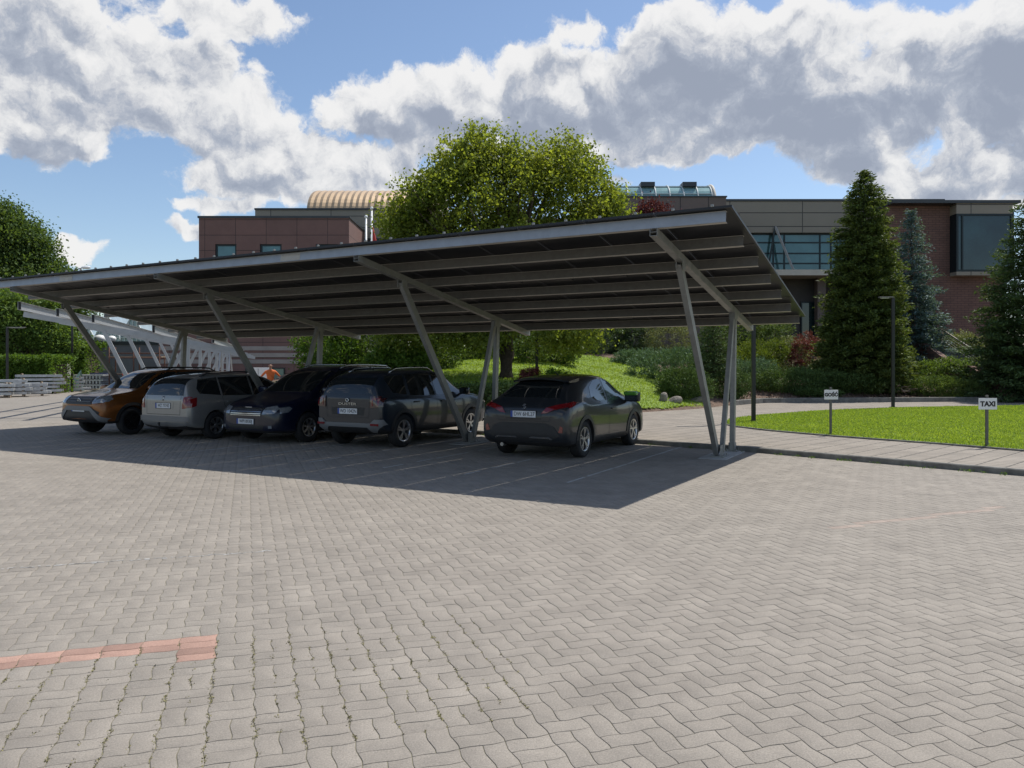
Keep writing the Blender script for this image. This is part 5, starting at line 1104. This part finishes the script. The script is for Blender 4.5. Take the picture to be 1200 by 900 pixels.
# ---- dark blue-grey off-roader, rear to the camera
def offroader(name, label, loc, rz, pnt, rear_text=True, plate='WD 1042N', roofm=None):
    st = [(-2.12, .72, .50, .98, 1.04, .66), (-2.10, .82, .42, 1.02, 1.12, .68), (-2.02, .875, .34, 1.05, 1.36, .66), (-1.86, .895, .30, 1.055, 1.54, .63), (-1.5, .90, .28, 1.05, 1.62, .62), (-1.0, .90, .28, 1.04, 1.65, .625), (-.3, .895, .27, 1.02, 1.66, .63),
          (.2, .89, .27, 1.01, 1.645, .63), (.55, .89, .27, 1.01, 1.55, .64), (.90, .895, .27, 1.02, 1.30, .68), (1.15, .90, .27, 1.04, 1.12, .78), (1.5, .90, .28, 1.01, 1.08, .80), (1.9, .88, .30, .95, 1.02, .78), (2.1, .83, .34, .84, .94, .70), (2.2, .70, .42, .72, .80, .6)]
    c = Car(name, label, loc, rz, st, .35, (-1.34, 1.33), pnt); c.wheels(.885, m_rim if rear_text else m_rimd, '5'); c.arches(.075, m_dark)
    c.sides('side_window', [(-1.18, 1.11), (-1.62, 1.16), (-1.74, 1.42), (-1.70, 1.50), (-1.12, 1.53)], m_glass)
    c.sides('side_window', [(-1.06, 1.09), (-1.04, 1.54), (-.14, 1.57), (-.12, 1.07)], m_glass); c.sides('side_window', [(-.06, 1.07), (-.08, 1.57), (.30, 1.55), (.62, 1.38), (.92, 1.10)], m_glass)
    c.patch('rear_window', [(-.62, 1.13), (-.58, 1.47), (.58, 1.47), (.62, 1.13)], 'x-', m_glass); c.patch('windscreen', [(-.70, 1.15), (-.58, 1.54), (.58, 1.54), (.70, 1.15)], 'x+', m_glass)
    c.pair('tail_light', [(.60, .86), (.60, 1.09), (.84, 1.09), (.85, .88)], 'x-', mat('smoked_red_lens', (.045, .01, .012), .12, 0, coat=1), off=.022, skirt=.04)
    c.pair('light_bar', [(.65, .90), (.65, 1.05), (.80, 1.05), (.80, .90), (.775, .90), (.775, 1.025), (.675, 1.025), (.675, .90)], 'x-', m_red, off=.03)
    c.patch('skid_plate', [(-.70, .36), (-.88, .52), (-.86, .62), (-.70, .62), (-.60, .54), (.60, .54), (.70, .62), (.86, .62), (.88, .52), (.70, .36), (.62, .36), (.52, .46), (-.52, .46), (-.62, .36)][::-1], 'x-', mat('satin_silver_plastic', (.17, .175, .18), .5, .2), off=.022, skirt=.04)
    c.patch('rear_bumper', [(-.86, .345), (-.86, .52), (.86, .52), (.86, .345)], 'x-', m_dark, off=.006); c.pair('reflector', [(.62, .50), (.80, .50), (.80, .54), (.62, .54)], 'x-', m_red, off=.045)
    c.patch('tailgate_recess', [(-.42, .70), (-.45, .86), (.45, .86), (.42, .70)], 'x-', m_dark, off=.003, skirt=0)
    if rear_text:
        c.plate(plate, 0, .78, -1); h = c.bvh.ray_cast(Vector((-5, 0, .93)), Vector((1, 0, 0)))[0]
        text_mesh('DUSTER', .07, m_chrome, c.body, Matrix.Translation((h.x-.012, 0, .93)) @ Matrix.Rotation(R(-90), 4, 'Z') @ Matrix.Rotation(R(90), 4, 'X'), 'lettering', .002, 1.9)
    c.strip('tailgate_gap', [(-.58, 1.08), (-.56, .66), (.56, .66), (.58, 1.08)], 'x-', m_ink, .010)
    for pts in ([(-.10, 1.06), (-.10, .34)], [(.93, 1.08), (.97, .80), (.86, .36)], [(-1.09, 1.08), (-1.08, .80), (-.92, .62), (-.86, .36)]): [c.strip('door_gap', pts, 'y'+s_, m_ink, .009) for s_ in '+-']
    c.sides('sill_trim', [(-.92, .27), (-.92, .42), (.90, .42), (.90, .27)], m_dark, off=.014)
    # front
    c.patch('grille', [(-.50, .78), (-.52, .96), (.52, .96), (.50, .78)], 'x+', m_dark, off=.012)
    for q in (-1, 1):
        for zz in (.83, .89): c.patch('grille_bar', [(q*.08, zz), (q*.08, zz+.018), (q*.46, zz+.018), (q*.46, zz)], 'x+', m_galv, off=.02)
    c.pair('headlight', [(.53, .80), (.54, .96), (.80, .98), (.85, .90), (.80, .82)], 'x+', m_lens, off=.018, skirt=.04); c.sides('headlight', [(2.12, .83), (2.10, .95), (1.90, .97), (1.84, .92), (1.95, .85)], m_lens, off=.014)
    c.patch('front_bumper', [(-.66, .38), (-.76, .60), (-.50, .70), (.50, .70), (.76, .60), (.66, .38)], 'x+', m_dark, off=.008)
    c.patch('skid_plate', [(-.80, .36), (-.86, .44), (-.52, .70), (-.44, .74), (.44, .74), (.52, .70), (.86, .44), (.80, .36), (.70, .40), (.46, .63), (-.46, .63), (-.70, .40)][::-1], 'x+', mat('satin_silver_plastic', (.17, .175, .18), .5, .2), off=.024, skirt=.04)
    m = MB(); m.lathe([(.065, -.01), (.075, .004), (.05, .012), (.03, .004), (.03, -.01)], 'y', 6); o = m.build('emblem', m_chrome, c.t); h = c.bvh.ray_cast(Vector((5, 0, .87)), Vector((-1, 0, 0)))[0]; o.location = (h.x+.02, 0, .87); o.rotation_euler = (0, 0, R(-90))
    h = c.bvh.ray_cast(Vector((-5, 0, 1.02)), Vector((1, 0, 0)))[0]
    m = MB(); m.lathe([(.05, -.01), (.058, .004), (.04, .012), (.024, .004), (.024, -.01)], 'y', 6); o = m.build('emblem', m_chrome, c.t); o.location = (h.x-.015, 0, 1.01); o.rotation_euler = (0, 0, R(90))
    for q in (-.66, .66): m = MB(); h = c.bvh.ray_cast(Vector((5, q, .50)), Vector((-1, 0, 0)))[0]; m.sphere((h.x+.005, q, .50), .045, 2, (.4, 1, 1)); m.build('fog_light', m_lens, c.t)
    if not rear_text: c.plate(plate, 0, .66, 1)
    c.mirror(.86, 1.12, pnt, sz=1.15); c.handles([(-.02+.16, .93), (-.90, .95)], m_dark); c.rails(-1.45, .15, .55, 1.6, m_blackmetal if not rear_text else m_chrome, .07)
    MB().cyl((-1.25, 0, 1.62), (-1.45, 0, 1.72), .014, .005, n=6).build('antenna', m_dark, c.t)
    return c
p, a = place(7.15, -.08, True)
offroader('parked_car', 'dark blue-grey off-roader left of the second legs, rear to the camera', p, a, paint('slate_paint', (.012, .018, .027), .3, 0, .7))
p, a = place(14.95, -.95, False)
offroader('parked_car', 'copper orange off-roader, leftmost car, front to the camera', p, a, paint('copper_paint', (.21, .075, .018), .3, .45), False, 'WD 1043N')
# ---- dark blue minivan, front to the camera
p, a = place(9.76, -.05, False); nb = paint('dark_navy_paint', (.004, .007, .022), .28, 0, .7)
st = [(-2.52, .78, .42, .98, 1.05, .70), (-2.50, .88, .34, 1.02, 1.18, .72), (-2.42, .95, .26, 1.04, 1.45, .70), (-2.28, .97, .22, 1.04, 1.66, .68), (-1.8, .975, .2, 1.03, 1.73, .68), (-1.0, .975, .2, 1.01, 1.75, .69), (-.2, .97, .2, .99, 1.75, .69), (.35, .97, .2, .98, 1.69, .68),
      (.8, .97, .2, .98, 1.49, .69), (1.2, .97, .2, .98, 1.24, .74), (1.5, .965, .2, .97, 1.07, .80), (1.85, .95, .2, .92, .99, .80), (2.2, .90, .22, .84, .92, .76), (2.42, .82, .25, .74, .81, .66), (2.52, .66, .32, .62, .68, .55)]
c = Car('parked_car', 'dark navy minivan, third car in the row, front to the camera', p, a, st, .34, (-1.5, 1.53), nb, 'minivan'); c.wheels(.955, m_rim, '7', rimr=.62)
c.patch('windscreen', [(-.76, 1.13), (-.64, 1.60), (.64, 1.60), (.76, 1.13)], 'x+', m_glass); c.patch('rear_window', [(-.70, 1.12), (-.62, 1.56), (.62, 1.56), (.70, 1.12)], 'x-', m_glass)
c.sides('side_window', [(-2.2, 1.12), (-2.12, 1.58), (-1.30, 1.62), (-1.30, 1.09)], m_glass); c.sides('side_window', [(-1.24, 1.09), (-1.24, 1.62), (-.22, 1.63), (-.22, 1.07)], m_glass); c.sides('side_window', [(-.16, 1.07), (-.16, 1.63), (.25, 1.61), (.75, 1.38), (1.12, 1.10)], m_glass)
c.patch('grille', [(-.44, .62), (-.48, .80), (.48, .80), (.44, .62)], 'x+', m_dark, off=.01)
for zz in (.63, .665, .70, .735, .77): c.patch('grille_bar', [(-.46, zz), (-.47, zz+.017), (.47, zz+.017), (.46, zz)], 'x+', m_chrome, off=.02)
c.pair('headlight', [(.50, .66), (.52, .80), (.74, .84), (.82, .78), (.78, .68)], 'x+', m_lens, off=.015, skirt=.03); c.sides('headlight', [(2.32, .68), (2.30, .80), (2.08, .82), (2.02, .78), (2.12, .70)], m_lens, off=.012)
c.patch('lower_intake', [(-.50, .30), (-.54, .42), (.54, .42), (.50, .30)], 'x+', m_dark, off=.006); c.pair('fog_light', [(.66, .36), (.66, .42), (.74, .42), (.74, .36)], 'x+', m_lens, off=.01); c.plate('WPI 8930J', 0, .50, 1)
c.strip('bonnet_gap', [(.84, -.55), (.86, 0), (.84, .55)], 'x+', m_ink) if False else None
for pts in ([(1.12, 1.07), (1.15, .8), (1.05, .30)], [(-.19, 1.05), (-.19, .28)], [(-1.27, 1.05), (-1.22, .6), (-1.05, .28)]): [c.strip('door_gap', pts, 'y'+s_, m_ink, .009) for s_ in '+-']
c.sides('side_moulding', [(-1.0, .50), (-1.0, .56), (1.02, .56), (1.02, .50)], nb, off=.014); c.mirror(1.02, 1.13, nb, sz=1.2); c.handles([(.0, .88), (-1.05, .88)], nb); c.rails(-1.9, .1, .60, 1.75, m_chrome, .045)
c.pair('tail_light', [(.70, .95), (.70, 1.35), (.86, 1.1), (.88, .95)], 'x-', m_red)
m = MB(); m.box((0, 0, 0), (.012, .20, .022), None, .003); h = c.bvh.ray_cast(Vector((5, 0, .805)), Vector((-1, 0, 0)))[0]; o = m.build('emblem', m_chrome, c.t); o.location = (h.x+.012, 0, .805)
# ---- silver grey estate, rear to the camera
p, a = place(12.15, -.72, True); sg = paint('warm_silver_paint', (.27, .27, .265), .32, .5)
st = [(-2.13, .72, .42, .86, .92, .66), (-2.11, .81, .34, .92, 1.02, .68), (-2.03, .85, .27, .97, 1.26, .64), (-1.90, .87, .23, .985, 1.44, .60), (-1.5, .875, .2, .98, 1.52, .59), (-1.0, .875, .2, .965, 1.555, .59), (-.3, .875, .2, .95, 1.565, .60), (.2, .87, .2, .94, 1.54, .60),
      (.6, .87, .2, .94, 1.42, .61), (1.0, .87, .2, .945, 1.20, .66), (1.35, .87, .2, .94, 1.0, .73), (1.7, .86, .2, .87, .93, .74), (2.0, .80, .23, .76, .84, .66), (2.15, .64, .3, .62, .70, .55)]
c = Car('parked_car', 'silver grey estate car, second from the left, rear to the camera', p, a, st, .325, (-1.32, 1.36), sg, 'estate car'); c.wheels(.86, m_rim, '6', rimr=.62)
c.patch('rear_window', [(-.66, 1.04), (-.64, 1.10), (-.53, 1.43), (.53, 1.43), (.64, 1.10), (.66, 1.04)], 'x-', m_glass); c.patch('windscreen', [(-.66, 1.06), (-.54, 1.44), (.54, 1.44), (.66, 1.06)], 'x+', m_glass)
c.sides('side_window', [(-1.16, 1.03), (-1.74, 1.08), (-1.78, 1.20), (-1.66, 1.41), (-1.14, 1.45)], m_glass); c.sides('side_window', [(-1.10, 1.02), (-1.10, 1.45), (-.22, 1.47), (-.20, 1.01)], m_glass); c.sides('side_window', [(-.14, 1.01), (-.16, 1.47), (.22, 1.44), (.62, 1.26), (.98, 1.02)], m_glass)
c.pair('tail_light', [(.66, .74), (.69, 1.0), (.76, 1.02), (.83, .98), (.84, .76)], 'x-', m_red, off=.014, skirt=.03); c.sides('tail_light', [(-2.05, .76), (-2.03, .96), (-1.86, .99), (-1.90, .80)], m_red, off=.013)
c.plate('WZ 77742', 0, .80, -1); c.patch('plate_surround', [(-.34, .73), (-.38, .88), (.38, .88), (.34, .73)], 'x-', sg, off=.004); c.patch('bumper_strip', [(-.82, .44), (-.82, .56), (.82, .56), (.82, .44)], 'x-', mat('bumper_paint', (.20, .195, .19), .5, .3), off=.03, skirt=.05)
c.strip('tailgate_gap', [(-.60, 1.02), (-.58, .60), (.58, .60), (.60, 1.02)], 'x-', m_ink, .010)
for pts in ([(-.17, 1.0), (-.18, .28)], [(.98, 1.0), (1.0, .7), (.92, .28)], [(-1.13, 1.0), (-1.10, .8), (-.92, .55), (-.86, .28)]): [c.strip('door_gap', pts, 'y'+s_, m_ink, .009) for s_ in '+-']
m = MB(); m.tube([(-2.0, 0, .26), (-2.2, 0, .28), (-2.24, 0, .36)], [.022]*3, 8); m.sphere((-2.24, 0, .395), .032, 2); m.build('tow_bar', m_blackmetal, c.t)
m = MB(); m.tube([(0, 0, 0), (.02, 0, .05), (0, 0, .1)], [.018, .02, .016], 8); o = m.build('emblem', m_chrome, c.t); h = c.bvh.ray_cast(Vector((-5, 0, .97)), Vector((1, 0, 0)))[0]; o.location = (h.x-.01, 0, .92)
c.mirror(.92, 1.04, sg); c.handles([(.02, .86), (-.92, .87)], sg); c.rails(-1.55, .1, .52, 1.5, m_blackmetal, .055)
c.sides('side_moulding', [(-.90, .50), (-.90, .57), (.92, .57), (.92, .50)], m_dark, off=.012); c.pair('headlight', [(.45, .62), (.50, .74), (.72, .78), (.74, .64)], 'x+', m_lens)
